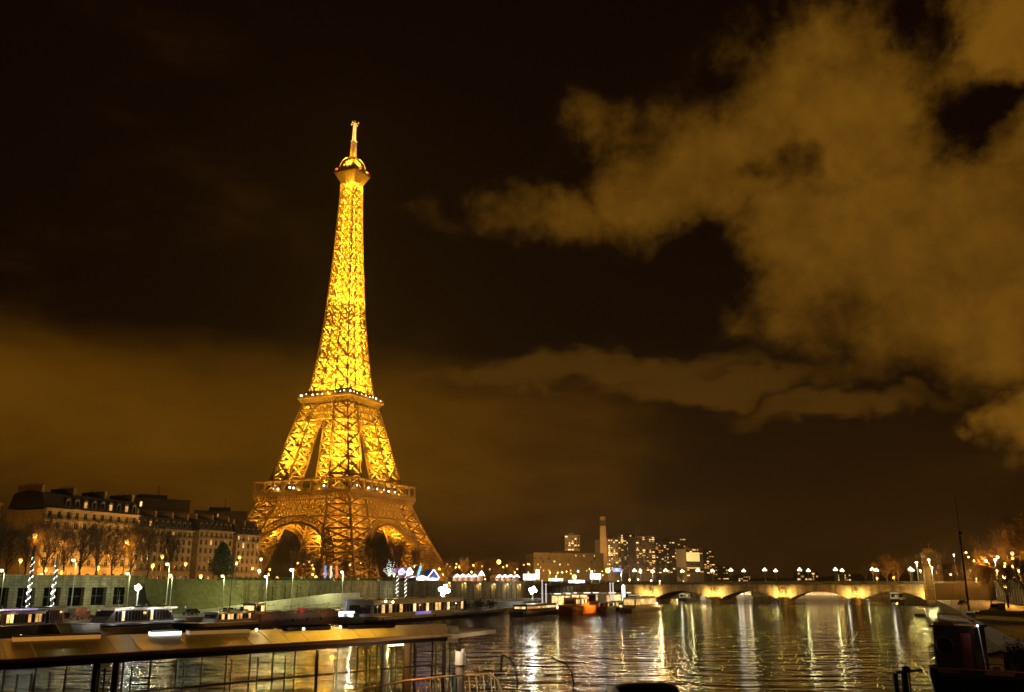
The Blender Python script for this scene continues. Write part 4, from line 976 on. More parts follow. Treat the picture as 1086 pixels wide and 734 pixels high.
for i, (x0, y0, x1, y1, t, lab) in enumerate(((30, 634, 37, 592, -22, 'tree trunk wound with white spiral lights, left one of the far-left pair'), (55, 640, 61, 600, -22, 'tree trunk wound with white spiral lights, right one of the far-left pair'), (421, 629, 421, 611, -24, 'trunk wound with white lights, left one beside the purple booth'), (430, 629, 430, 609, -24, 'trunk wound with white lights, right one beside the purple booth'))):
    a = bank(x0, y0, t); b = bank(x1, y1, t); h = b.z - QUAY; b = Vector((a.x, a.y, b.z)); T = thing('garlanded_trunk', lab, 'lit tree', (a.x, a.y, QUAY), 0, 'trunks wound with fairy lights')
    m = MB(); m.cyl(0, 0, 0, h + 2.5, .34, 8, .2); m.build('trunk', BARK, T)
    m = MB(); n = int(h / .09)
    for k in range(n):
        an = k * .41 + R.gauss(0, .25); q = .40 - .12 * k / n; m.ball((q * math.cos(an), q * math.sin(an), k * h / n + .1 + R.gauss(0, .06)), R.choice((.06, .09, .12)), 5, 4)
    m.build('light_garland', glow('fairy_light', (.9, 1, .85), 2.2), T)
    plight((0.0, -1.0, h * .5), 500, (.9, 1, .85), .4, T)

# ------------------------------------------------------------------ fair and market on the left bank
def lit_strip(mb, pts, w): mb.tube([Vector(p) for p in pts], w, 5)
def banner(px, col, name, lab):
    t = -52; top = bank(px, 600, t); bot = bank(px, 617, t); T = thing('lit_banner', lab, 'banner', (bot.x, bot.y, STREET), UANG, 'three tall lit banners')
    h = top.z - STREET; m = MB(); m.cyl(0, 0, 0, h + .5, .12, 8); m.build('pole', POLE_G, T)
    m = MB(); n = 14
    for k in range(n):
        z0, z1 = h * (.08 + .92 * k / n), h * (.08 + .92 * (k + 1) / n); y0, y1 = .25 * math.sin(k * .7), .25 * math.sin((k + 1) * .7)
        m.add([(.14, y0, z0), (2.0, y0 + .2, z0), (2.0, y1 + .2, z1), (.14, y1, z1), (.14, y0 + .05, z0), (2.0, y0 + .25, z0), (2.0, y1 + .25, z1), (.14, y1 + .05, z1)], [(0, 1, 2, 3), (7, 6, 5, 4), (0, 4, 5, 1), (1, 5, 6, 2)])
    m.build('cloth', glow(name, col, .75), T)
banner(343, (.10, .25, .8), 'blue_lit_cloth', 'tall blue lit banner, left of the three before the front tower leg')
banner(349, (.95, .85, .65), 'white_lit_cloth', 'tall white lit banner between the blue and red ones')
banner(355, (.95, .12, .03), 'red_lit_cloth', 'tall red lit banner, right of the three before the front tower leg')
def frosted_tree():
    p = bank(413, 616, -46); T = thing('lit_tree', 'bare tree outlined with frosty white fairy lights under the right tower arch', 'lit tree', (p.x, p.y, STREET))
    H = bank(413, 594, -46).z - STREET; r = random.Random(3); m = MB(); l = MB(); m.cyl(0, 0, 0, H * .35, .2, 6)
    for k in range(26):
        an = r.uniform(0, 6.3); e = Vector((math.cos(an) * H * .32 * r.random(), math.sin(an) * H * .32 * r.random(), H * r.uniform(.5, 1))); b = Vector((0, 0, H * .3)); m.beam(b, e, .09, 4)
        for j in range(7): l.ball(b.lerp(e, (j + 1) / 7) + Vector((r.gauss(0, .12),) * 3), .10, 5, 4)
    m.build('trunk', BARK, T); l.build('light_garland', glow('fairy_light', (.9, 1, .85), 2.2), T)
frosted_tree()
def stall(px, py0, py1, w, t, lab, cols, peak=1.3, sign=None, group='lit fair stalls on the left bank', power=500, lc=(1, .9, .8)):
    b = bank(px, py1, t); tp = bank(px, py0, t); T = thing('market_stall', lab, 'stall', (b.x, b.y, STREET), UANG, group)
    h = max(2.4, tp.z - STREET - peak); L = w * b.y / 985 / max(.3, abs(U[0] - U[1] * b.x / b.y)); D = 3.2
    m = MB(); m.box(-L / 2, L / 2, 1.2, D, 0, h); m.box(-L / 2, L / 2, 0, .4, 0, 1.05); m.box(-L / 2, -L / 2 + .15, .4, 1.2, 0, h); m.box(L / 2 - .15, L / 2, .4, 1.2, 0, h); m.build('booth', mat('stall_boards', (.22, .12, .06), .8, 0, 2, .3), T)
    m = MB(); m.prism([(-L / 2 - .25, h), (L / 2 + .25, h), (0, h + peak)], -.3, D + .2); m.build('canopy', cols[0], T)
    m = MB(); lit_strip(m, [(-L / 2 - .25, -.36, h), (0, -.36, h + peak), (L / 2 + .25, -.36, h)], .26); m.build('light_string', cols[1], T)
    if sign: m = MB(); m.box(-L / 2 + .1, L / 2 - .1, -.1, .12, h - 1.0, h - .15); m.build('sign_board', sign, T)
    plight((0, -.9, h * .7), power, lc, .3, T)
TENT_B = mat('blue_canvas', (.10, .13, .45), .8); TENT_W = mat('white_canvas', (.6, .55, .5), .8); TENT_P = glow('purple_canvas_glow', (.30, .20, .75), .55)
STR_W = glow('white_light_string', (1, .88, .95), 5); SIGN_W = glow('white_sign_glow', (.95, .93, 1), 3); SIGN_O = glow('amber_sign_glow', (1, .6, .15), 3.5); SIGN_B = glow('blue_sign_glow', (.15, .2, .9), .9); CYAN = glow('cyan_tube_glow', (.12, .7, 1), 1.2)
stall(425, 603, 616, 7, -50, 'purple lit fair booth left of the two fairy-lit trunks', (TENT_P, STR_W), 1.6, TENT_P, lc=(.6, .5, 1))
stall(433.5, 602, 616, 7, -52, 'purple and white lit fair booth just right of the fairy-lit trunks', (TENT_P, STR_W), 2.0, SIGN_W, lc=(.6, .5, 1))
stall(447, 611, 617, 10, -48, 'fair booth with a blazing white counter below the cyan slide', (TENT_W, STR_W), .8, SIGN_W)
stall(459, 604, 617, 12, -50, 'blue peaked tent with a glowing white front at the tower foot', (TENT_B, STR_W), 3.6, SIGN_W, lc=(.7, .75, 1))
for i, (x, lab) in enumerate(((484, 'first'), (490, 'second'), (496, 'third'), (502.5, 'fourth'), (510, 'tallest-peaked, fifth'))):
    stall(x, 609 if i < 4 else 605.5, 617, 6.2, -46, f'{lab} stall from the left in the left row of zigzag-lit stall roofs', (TENT_W, STR_W), 1.3 if i < 4 else 2.3, None, 'zigzag-lit stalls', 700)
for i, (x, lab) in enumerate(((529, 'first'), (535, 'second'), (541, 'third'), (547.5, 'fourth'))):
    stall(x, 609.5, 617, 6, -44, f'{lab} stall from the left in the right row of zigzag-lit stall roofs', (TENT_W, STR_W), 1.3, None, 'zigzag-lit stalls', 700)
def slide():
    b = bank(441, 617, -54); e = bank(446.5, 600, -54); T = thing('fair_slide', 'steep cyan lit fairground slide leaning beside the right tower leg', 'slide', (b.x, b.y, STREET))
    h = e.z - STREET; dx = Vector((e.x - b.x, e.y - b.y, 0)); m = MB(); m.beam((0, 0, .3), dx + Vector((0, 0, h)), 1.1, 6); m.build('chute', CYAN, T)
    m = MB(); m.beam(dx, dx + Vector((0, 0, h)), .35); m.beam(dx * .5, dx + Vector((0, 0, h * .9)), .2); m.box(dx.x - .8, dx.x + .8, dx.y - .8, dx.y + .8, h, h + .25); m.build('tower_frame', POLE_G, T)
slide()
def sign(px0, px1, py0, py1, Y, m, lab, power=2000, col=(1, .95, .9), name='lit_sign', cat='sign', base=STREET):
    a = at(px0, py1, Y); b = at(px1, py0, Y); T = thing(name, lab, cat, ((a.x + b.x) / 2, Y, base), 0, 'lit signs near the bridgehead'); w = (b.x - a.x) / 2
    q = MB(); q.box(-w, w, -.12, .12, a.z - base, b.z - base); q.build('lit_panel', m, T)
    q = MB()
    for x in (-w * .8, w * .8): q.cyl(x, .25, 0, b.z - base, .12, 8)
    q.box(-w - .15, w + .15, .121, .25, a.z - base - .15, b.z - base + .15); q.build('frame', POLE_G, T)
    plight((0, -1.5, (a.z + b.z) / 2 - base), power * .5, col, .5, T)
sign(555, 568, 609, 615, 440, SIGN_W, 'blazing white sign left of the tall amber flame-like sign', 6000)
sign(568.5, 572, 604, 614, 442, SIGN_O, 'tall narrow amber sign with a flame-like glow', 7000, (1, .6, .15))
sign(582, 597, 613.5, 616, 430, SIGN_O, 'long low amber strip sign left of the glaring orange lamp', 3000, (1, .7, .3))
sign(603, 620, 615.5, 618, 425, SIGN_W, 'long low white strip sign under the glaring orange lamp', 3500)
sign(626, 637, 608.5, 614, 430, SIGN_W, 'blazing white sign left of the tall chimney foot', 5000)
sign(650, 659, 602.5, 606.5, 440, SIGN_B, 'small blue glowing sign right of the chimney foot', 600, (.3, .4, 1))
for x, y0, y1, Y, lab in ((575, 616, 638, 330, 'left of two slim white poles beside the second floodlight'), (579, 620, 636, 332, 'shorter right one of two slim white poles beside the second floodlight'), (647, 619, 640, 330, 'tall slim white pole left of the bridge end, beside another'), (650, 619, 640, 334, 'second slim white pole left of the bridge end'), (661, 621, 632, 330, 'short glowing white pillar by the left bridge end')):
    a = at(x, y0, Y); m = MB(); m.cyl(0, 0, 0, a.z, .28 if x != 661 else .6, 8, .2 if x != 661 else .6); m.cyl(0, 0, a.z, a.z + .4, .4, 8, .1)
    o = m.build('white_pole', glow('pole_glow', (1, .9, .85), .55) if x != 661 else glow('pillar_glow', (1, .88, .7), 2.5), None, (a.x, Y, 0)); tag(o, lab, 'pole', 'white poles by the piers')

# ------------------------------------------------------------------ boats
def hull_mesh(L, B, F, bow=.25, stern=.06, sheer=.5, rake=.06):
    m = MB(); n = 18; rows = []
    for i in range(n + 1):
        u = i / n; w = 1.0
        if u > 1 - bow: w = math.sqrt(max(0, 1 - ((u - 1 + bow) / bow) ** 2)) * .97 + .03
        if u < stern: w = .80 + .2 * math.sin(u / stern * math.pi / 2)
        f = F + sheer * max(0, (u - .55) / .45) ** 2 + sheer * .4 * max(0, (.2 - u) / .2) ** 2
        x = -L / 2 + L * u
        ring = []
        for k, (yy, zz) in enumerate(((.55, -.7), (.92, -.1), (1.0, f * .55), (1.0, f))):
            xo = rake * L * max(0, u - .7) / .3 * (zz / F)
            ring.append((x + xo, w * B / 2 * yy, zz))
        rows.append(ring)
    vs = []
    for rg in rows: vs += [(x, -y, z) for x, y, z in rg] + [(x, y, z) for x, y, z in rg[::-1]]
    fs = []
    for i in range(n):
        a, b = i * 8, (i + 1) * 8
        for k in range(7): fs.append((a + k, a + k + 1, b + k + 1, b + k))
    fs.append(tuple(range(8))); fs.append(tuple(range(n * 8, n * 8 + 8))[::-1])
    m.add(vs, fs)
    d = MB()
    top = [(rg[3][0], rg[3][1], rg[3][2] - .12) for rg in rows]
    d.add([(x, -y * .98, z) for x, y, z in top] + [(x, y * .98, z) for x, y, z in top], [(i, i + 1, n + 2 + i, n + 1 + i) for i in range(n)])
    s = MB()
    for sg in (-1, 1): s.tube([(rg[3][0], sg * rg[3][1], rg[3][2]) for rg in rows], .16, 5)
    s.beam((rows[0][3][0], -rows[0][3][1], rows[0][3][2]), (rows[0][3][0], rows[0][3][1], rows[0][3][2]), .16, 5)
    return m, d, s, rows
def rail_mesh(m, pts, h, step=1.2, w=.05):
    for a, b in zip(pts, pts[1:]):
        a, b = Vector(a), Vector(b); L = (b - a).length; n = max(1, int(L / step))
        for k in range(n + 1):
            p = a.lerp(b, k / n); m.beam(p, p + Vector((0, 0, h)), w, 4)
        for z in (h, h * .5): m.beam(a + Vector((0, 0, z)), b + Vector((0, 0, z)), w, 4)
def cabin(T, name, x0, x1, w, z0, z1, m, nwin, litf, seed=0, taper=.3, roofm=WHITE, lit=(WIN_W, WIN_Y), wz=(.35, .85), over=.25):
    r = random.Random(seed); c = MB()
    nwin = int(nwin * 1.8)
    vs = [(x0, -w / 2, z0), (x1, -w / 2, z0), (x1, w / 2, z0), (x0, w / 2, z0), (x0 + taper * .4, -w / 2 + .08, z1), (x1 - taper, -w / 2 + .08, z1), (x1 - taper, w / 2 - .08, z1), (x0 + taper * .4, w / 2 - .08, z1)]
    c.add(vs, [(3, 2, 1, 0), (4, 5, 6, 7), (0, 1, 5, 4), (1, 2, 6, 5), (2, 3, 7, 6), (3, 0, 4, 7)])
    H = c.build(name, m, T)
    q = MB(); q.box(x0 - over, x1 - taper + over, -w / 2 - over + .1, w / 2 + over - .1, z1 + .002, z1 + .14); q.build('roof', roofm, H)
    h = z1 - z0; pm = {}; L = (x1 - taper - x0 - taper * .4) / nwin
    for k in range(nwin):
        for sg in (-1, 1):
            mm = r.choice(lit) if r.random() < litf else GLASS_D
            if (mm.name, sg) not in pm:
                b = MB(); y = sg * (w / 2); b.box(-L * .36, L * .36, min(y - sg * .12, y + sg * .03), max(y - sg * .12, y + sg * .03), h * wz[0], h * wz[1]); pm[(mm.name, sg)] = b.data('window', mm)
            inst(pm[(mm.name, sg)], 'window', H, (x0 + taper * .4 + (k + .5) * L, 0, z0))
    for xx, s in ((x0 + taper * .25, -1), (x1 - taper * .6, 1)):
        b = MB(); b.box(xx - .12, xx + .12, -w * .38, w * .38, z0 + h * wz[0], z0 + h * wz[1]); b.build('window', GLASS_D if r.random() > litf else r.choice(lit), H)
    return H
def place(pxc, yw, span, ang=0.0):
    c = at_z(pxc, yw, 0); a = UANG + ang; d = (math.cos(a), math.sin(a)); k = c.x / c.y
    per = abs(985 * (d[0] - k * d[1]) / c.y); return c, a, span / max(per, .4)
def boat(name, label, cat, pxc, yw, span, B, F, hm, group='boats moored along the left quay', ang=0.0, bow=.25, sheer=.5, deckm=TIMBER, strake=None, flip=False, L=None, rake=.06, cab=None):
    c, a, LL = place(pxc, yw, span, ang); L = L or LL
    T = thing(name, label, cat, c, a + (math.pi if flip else 0), group)
    h, d, s, rows = hull_mesh(L, B, F, bow, .06, sheer, rake)
    h.build('hull', hm, T); d.build('deck', deckm, T); s.build('rubbing_strake', strake or HULL_W, T)
    return T, L, rows
def roof_gear(T, x0, x1, z, seed):
    r = random.Random(seed); x = r.uniform(x0, x1); m = MB(); m.cyl(x, 0, z, z + r.uniform(1.6, 3.4), .05, 6, .02); m.beam((x, -.5, z + 1.3), (x, .5, z + 1.3), .04, 4); m.build('antenna', GREYM, T)
    for k in range(4):
        x = x0 + (x1 - x0) * (k + r.random()) / 4; y = r.uniform(-1, 1); m = MB()
        if k % 2: m.cyl(x, y, z, z + .4, .16, 8); m.ball((x, y, z + .48), .26, 8, 6, .7); m.build('roof_vent', GREYM, T)
        else: w = r.uniform(.4, 1.1); m.prism([(x - w, z), (x + w, z), (x + w * .8, z + .35), (x - w * .8, z + .35)], y - .5, y + .5); m.build('roof_hatch', HULL_K, T)
    m = MB(); m.tube([(x0, 2.3, z - 2.2), (x0 - 2, 5.2, z - 2.8), (x0 - 3.5, 8.5, z - 2.0)], .06, 5); m.build('mooring_line', mat('hemp_rope', (.25, .19, .11), .9), T)
    for k in range(4): m = MB(); t = [(x0 + (x1 - x0) * k / 3.2 + .32 * math.cos(a * .7), 0, .95 + .32 * math.sin(a * .7)) for a in range(10)]; m.tube([(p[0], -TB[0] / 2 - .1, p[2]) for p in t], .16, 5); m.build('tyre_fender', RUBBER, T)
TB = [5.0]
def fender_row(T, L, B, F):
    for k in range(5):
        m = MB(); m.ball((-L * .3 + L * .14 * k, -B / 2 - .15, F * .45), .22, 8, 6, 1.7); m.build('fender', RUBBER, T)

def outboard_fill_lights(T, L, B, z, us, power, col, side=-1):  # lamps added outboard to brighten the river side of the boats
    s = side if math.cos(T.rotation_euler.z - UANG) > 0 else -side
    for u in us:
        m = MB(); m.beam((L * u, s * B * .40, z), (L * u, s * (B / 2 + 1.1), z + .25), .06, 5); m.ball((L * u, s * (B / 2 + 1.2), z + .2), .13, 6, 5); m.build('outboard_fill_lamp', POLE_D, T); plight((L * u, s * (B / 2 + 1.25), z - .1), power, col, .12, T)
T, L, rw = boat('houseboat', 'dark houseboat with violet-lit roof edge and warm saloon at the far left', 'boat', 20, 677, 108, 5.2, 1.9, HULL_K)
cabin(T, 'deckhouse', -L * .40, L * .16, 4.3, 1.8, 4.6, HULL_K, 9, .55, 1, .2, HULL_B, (WIN_W, WIN_Y, WIN_O))
cabin(T, 'wheelhouse', L * .2, L * .36, 3.6, 1.8, 5.2, HOUSE_R, 3, .0, 2, .4, HULL_K)
m = MB(); m.box(-L * .42, L * .19, -2.4, 2.4, 4.9, 5.1); m.build('awning', HULL_B, T)
m = MB(); m.box(-L * .42, L * .05, -2.52, -2.42, 4.88, 5.16); m.build('violet_light_strip', BLUE_G, T)
m = MB(); m.ball((-L * .33, -2.55, 4.2), .38); m.build('deck_lamp', glow('warm_deck_lamp', (1, .8, .45), 7), T); plight((-L * .33, -3.2, 3.9), 700, WARM, .2, T)
m = MB(); rail_mesh(m, [(L * .17, -2.3, 1.9), (L * .42, -2.0, 2.0)], 1.0); m.build('railing', POLE_D, T); outboard_fill_lights(T, L, 5.2, 4.4, (-.1, .26, .4), 120, (1, .6, .25)); TB[0] = 5.2; roof_gear(T, -L * .36, L * .1, 5.1, 1)
T, L, rw = boat('motor_yacht', 'long white cabin boat with raked windscreen, dark blue topsides and flat white roof', 'boat', 132, 672, 118, 5.0, 2.1, HULL_W, flip=True, bow=.35)
for sg in (-1, 1): m = MB(); m.tube([(r[3][0], sg * (r[3][1] + .03), r[3][2] - .35) for r in rw[:15]], .75, 6); m.build('dark_topside_band', HULL_B, T)
H = cabin(T, 'saloon', -L * .38, L * .26, 4.2, 2.0, 4.5, mat('saloon_dark_frame', (.04, .04, .045), .4), 10, .25, 3, 2.6, HULL_W, (WIN_W, WIN_O), (.2, .92))
m = MB(); m.box(-L * .40, L * .18, -2.2, 2.2, 4.66, 4.86); m.build('sun_roof', HULL_W, T)
m = MB(); m.ball((-L * .18, -2.25, 3.6), .42); m.build('red_lamp', glow('red_deck_glow', (1, .06, .02), 5), T); plight((-L * .18, -2.9, 3.5), 420, (1, .08, .03), .25, T)
m = MB(); m.ball((-L * .30, -2.3, 4.3), .22); m.build('deck_lamp', glow('warm_deck_lamp', (1, .8, .45), 7), T)
m = MB(); rail_mesh(m, [(L * .2, -1.9, 2.2), (L * .44, -.8, 2.5)], .9); m.build('railing', GREYM, T); fender_row(T, L, 5, 2.1); outboard_fill_lights(T, L, 5.0, 4.6, (-.42, -.2, .1, .36), 260, (1, .95, .8)); TB[0] = 5.0; roof_gear(T, -L * .36, L * .1, 4.86, 2)
T, L, rw = boat('river_cruiser', 'low dark river cruiser with white foredeck, between the white cabin boat and the rusty barge', 'boat', 232, 668, 82, 4.6, 1.5, HULL_K, flip=True, deckm=HULL_W)
cabin(T, 'deckhouse', -L * .38, L * .14, 3.6, 1.4, 3.5, mat('saloon_dark_frame', (.04, .04, .045), .4), 7, .3, 4, .9, HULL_K, (WIN_O, WIN_W))
m = MB(); m.cyl(-L * .12, 0, 3.6, 17.5, .11, 8, .05); m.beam((-L * .12, -1.1, 12), (-L * .12, 1.1, 12), .08); m.build('mast', POLE_D, T)
for x in (-.3, .02): m = MB(); m.ball((L * x, -1.95, 3.4), .24); m.build('deck_lamp', glow('warm_deck_lamp', (1, .8, .45), 7), T)
outboard_fill_lights(T, L, 4.6, 3.6, (-.3, 0, .3), 130, WARM); TB[0] = 4.6; roof_gear(T, -L * .34, 0, 3.64, 3)
T, L, rw = boat('cargo_barge', 'long rust-brown cargo barge with railed hatch covers moored mid-left', 'barge', 316, 662, 106, 6.2, 2.7, HULL_R, bow=.12, strake=HULL_R)
for k in range(5):
    m = MB(); x = -L * .34 + k * L * .13; m.prism([(x, 2.6), (x + L * .12, 2.6), (x + L * .12, 3.2), (x + L * .06, 3.5), (x, 3.2)], -2.3, 2.3); m.build('hatch_cover', mat('rusty_hatch', (.10, .055, .03), .7, 0, 1, .4), T)
m = MB(); rail_mesh(m, [(-L * .05, -2.7, 2.7), (L * .40, -2.6, 2.9)], 1.4, 1.0, .07); rail_mesh(m, [(-L * .05, 2.7, 2.7), (L * .40, 2.6, 2.9)], 1.4, 1.0, .07); m.build('railing', POLE_D, T)
cabin(T, 'wheelhouse', -L * .46, -L * .37, 3.6, 2.6, 5.0, HULL_R, 3, .3, 5, .4, HULL_K)
m = MB(); m.box(-L * .06, -L * .03, -2.6, -1.4, 2.7, 3.9); m.build('red_locker', mat('red_paint', (.5, .03, .02), .5), T); fender_row(T, L, 6.2, 2.7); outboard_fill_lights(T, L, 6.2, 4.6, (-.38, -.1, .15, .38), 260, (1, .52, .16))
c = at_z(374, 661, 0)
T = thing('white_launch', 'white boat end-on with blue windscreen and blazing white stern panel, right of the rusty barge', 'boat', c, math.atan2(-c.y, -c.x), 'boats moored along the left quay')
h, d, s, rw = hull_mesh(13, 6.2, 2.0, .3); h.build('hull', HULL_W, T); d.build('deck', HULL_W, T); s.build('rubbing_strake', HULL_W, T)
m = MB(); m.add([(1, -2.6, 2), (1, 2.6, 2), (-4, 2.6, 2), (-4, -2.6, 2), (-.4, -2.2, 6), (-.4, 2.2, 6), (-4, 2.2, 6), (-4, -2.2, 6)], [(0, 1, 5, 4), (1, 2, 6, 5), (2, 3, 7, 6), (3, 0, 4, 7), (4, 5, 6, 7)]); q = m.build('cabin', HULL_W, T)
m = MB(); m.add([(.78, -2.1, 2.9), (.78, 2.1, 2.9), (-.10, 1.85, 5.6), (-.10, -1.85, 5.6), (.70, -2.1, 2.9), (.70, 2.1, 2.9), (-.18, 1.85, 5.6), (-.18, -1.85, 5.6)], [(0, 1, 2, 3), (7, 6, 5, 4), (0, 4, 5, 1)]); m.build('windscreen', glow('blue_screen_glow', (.16, .18, .42), .45), q)
m = MB(); m.box(5.9, 6.05, -3.4, 2.6, .9, 3.0); m.build('lit_panel', glow('panel_white_glow', (.97, .97, 1), 1.6), T); plight((5, -4.5, 5.5), 300, (.9, .95, 1), .2, T); plight((7.2, -.5, 1.8), 900, (.95, .97, 1), .3, T)
T, L, rw = boat('restaurant_boat', 'very long dark glass-sided restaurant boat under the dazzling floodlight', 'boat', 462, 656, 150, 9, 1.6, HULL_K, bow=.12)
H = cabin(T, 'saloon', -L * .46, L * .12, 7.6, 1.5, 5.4, mat('saloon_dark_frame', (.04, .04, .045), .4), 16, .22, 6, .5, HULL_K, (WIN_Y, WIN_W), (.25, .75))
m = MB(); m.box(-L * .22, -L * .12, -3.98, -3.82, 1.7, 2.4); m.build('violet_light_strip', BLUE_G, T)
m = MB(); rail_mesh(m, [(L * .13, -3.9, 1.6), (L * .42, -3.4, 1.7)], 1.1); m.build('railing', POLE_D, T)
m = MB(); m.box(-L * .455, L * .10, -3.6, 3.6, 5.56, 5.7); rail_mesh(m, [(-L * .45, -3.5, 5.7), (L * .1, -3.5, 5.7)], 1.0); m.build('upper_deck', POLE_D, T)
for x, z in ((-.40, 5.2), (-.36, 5.0)): m = MB(); m.ball((L * x, -4.1, z), .3); m.build('deck_lamp', glow('warm_deck_lamp', (1, .8, .45), 7), T)
outboard_fill_lights(T, L, 9, 4.0, (-.4, -.15, .1, .3), 110, (1, .7, .4)); TB[0] = 9; roof_gear(T, -L * .42, L * .08, 5.7, 4)
for k in range(5):
    p = T.matrix_basis @ Vector((L * (.16 + .06 * k), -1.5 + (k % 2) * 1.5, 1.6)); q = thing('potted_shrub', f'{ORD[k]} potted shrub from the left on the open deck of the long dark boat', 'plant', p, 0, 'potted shrubs on the long dark boat'); r = random.Random(k); m = MB(); m.cyl(0, 0, 0, .7, .5, 10, .65); m.build('pot', POT, q); m = MB()
    for j in range(420):
        v = Vector((r.gauss(0, .75), r.gauss(0, .75), 1.8 + r.gauss(0, .55))); a = Vector((r.uniform(-1, 1), r.uniform(-1, 1), r.uniform(-1, 1))) * .32; b = Vector((r.uniform(-1, 1), r.uniform(-1, 1), r.uniform(-1, 1))) * .2; m.add([v, v + a + b, v + a - b], [(0, 1, 2)])
    m.build('foliage', NEEDLE, q)
GP = 'boats at the left piers'
T, L, rw = boat('dinner_boat', 'low boat with a single row of amber lights, left of the bright orange boat', 'boat', 571, 652, 44, 5.5, 1.3, HULL_K, GP)
cabin(T, 'saloon', -L * .42, L * .3, 4.4, 1.2, 3.2, HULL_K, 11, 1.0, 7, .5, HULL_K, (WIN_O, WIN_Y), (.45, .75))
m = MB(); m.ball((L * .42, -1, 1.9), .55); m.build('bow_lamp', glow('warm_deck_lamp', (1, .8, .45), 7), T); plight((L * .42, -1.8, 1.4), 900, WARM, .3, T)
T, L, rw = boat('tug_boat', 'bright orange boat with high bow among the pier lights', 'boat', 616, 650.5, 31, 6.0, 2.4, HULL_O, GP, sheer=1.2)
cabin(T, 'wheelhouse', -L * .36, L * .08, 4.2, 2.3, 4.8, HULL_O, 4, .5, 8, .5, HULL_O); plight((-2, -7, 5.0), 3000, (1, .6, .2), .3, T, spot=90, aim=(0, 1, -.45)); plight((3, -7, 4.5), 3000, (1, .6, .2), .3, T, spot=90, aim=(0, 1, -.4))  # fixtureless spots added to brighten the orange boat
for i, (px, yw, span, lab, B, z1, lf) in enumerate(((647, 649, 16, 'small motor boat just right of the orange boat', 3.6, 3.2, .5), (660, 648, 18, 'dark small motor boat left of the two-deck passenger boat', 3.6, 3.4, .4), (682, 648.5, 34, 'passenger boat with lit saloon in front of the left bridge arch', 5.5, 4.8, .8))):
    T, L, rw = boat('passenger_boat' if i == 2 else 'motor_boat', lab, 'boat', px, yw, span, B, 1.4, HULL_W if i != 1 else HULL_K, GP)
    cabin(T, 'saloon', -L * .4, L * .25, B * .8, 1.3, z1, WHITE, 5 if i < 2 else 9, lf, 9 + i, .5, WHITE, (WIN_Y, WIN_W))
    m = MB(); m.cyl(0, 0, z1 + .1, z1 + 2.6, .06, 6); m.build('mast', GREYM, T)
    m = MB(); m.ball((L * .3, -B * .3, 2.3), .4); m.build('deck_lamp', glow('warm_deck_lamp', (1, .8, .45), 7), T); plight((L * .3, -B * .3 - 1.2, 1.8), 350, WARM, .3, T)
# pier pavilions on pontoons
for i, (x0, x1, y0, yw, lab) in enumerate(((586, 606, 629, 646, 'glass pier pavilion with white-lit eaves, left one behind the orange boat'), (607, 641, 628, 645, 'long glass pier pavilion with white-lit eaves behind the orange boat'), (644, 668, 628, 645, 'glass pier pavilion with blue-white eaves at the left bridge end'))):
    a = at_z(x0, yw, 0); k, _ = ray(x1, yw); b = Vector((k * (a.y + 6), a.y + 6, 0)); L = (b - a).length; T = thing('pier_pavilion', lab, 'pavilion', a, math.atan2(b.y - a.y, b.x - a.x), 'glass pier pavilions')
    zt = CAM_H + ray(x0, y0)[1] * a.y
    m = MB(); m.box(-.5, L + .5, -1.2, 7, -.4, .7); m.build('pontoon', HULL_K, T)
    m = MB(); m.box(0, L, .6, 6, .7, zt - .5); w = m.build('wall', mat('pavilion_wall', (.3, .26, .2), .6), T)
    m = MB(); m.box(-.6, L + .6, -.8, 6.6, zt - .5, zt - .2); m.build('roof', WHITE, T)
    n = max(3, int(L / 3)); bm = {}
    for k in range(n):
        mm = R.choice((WIN_Y, WIN_Y, WIN_W, GLASS_D)); q = bm.get(mm.name)
        if q is None: q = MB(); q.box(-L / n * .42, L / n * .42, .48, .58, 1.0, zt - 1.1); q = bm[mm.name] = q.data('window', mm)
        inst(q, 'window', T, ((k + .5) * L / n, 0, 0))
    m = MB(); r = random.Random(i); x = .3
    while x < L - 1.5: d = r.uniform(1, 3.5); m.box(x, min(L, x + d), -.9, -.82, zt - .42, zt - .12); x += d + r.uniform(.8, 3.5)
    m.build('eaves_light', glow('eaves_glow', (1, .90, .72), 2.0), T); plight((L / 2, -2.6, 2.4), 140, (1, .75, .42), .4, T)
m = MB(); m.box(0, 95, 0, 5, -.4, .8); o = m.build('floating_pontoon', HULL_R, None, P(-205, 12), UANG); tag(o, 'long low floating pontoon between the left quay and the long dark boat', 'pontoon')
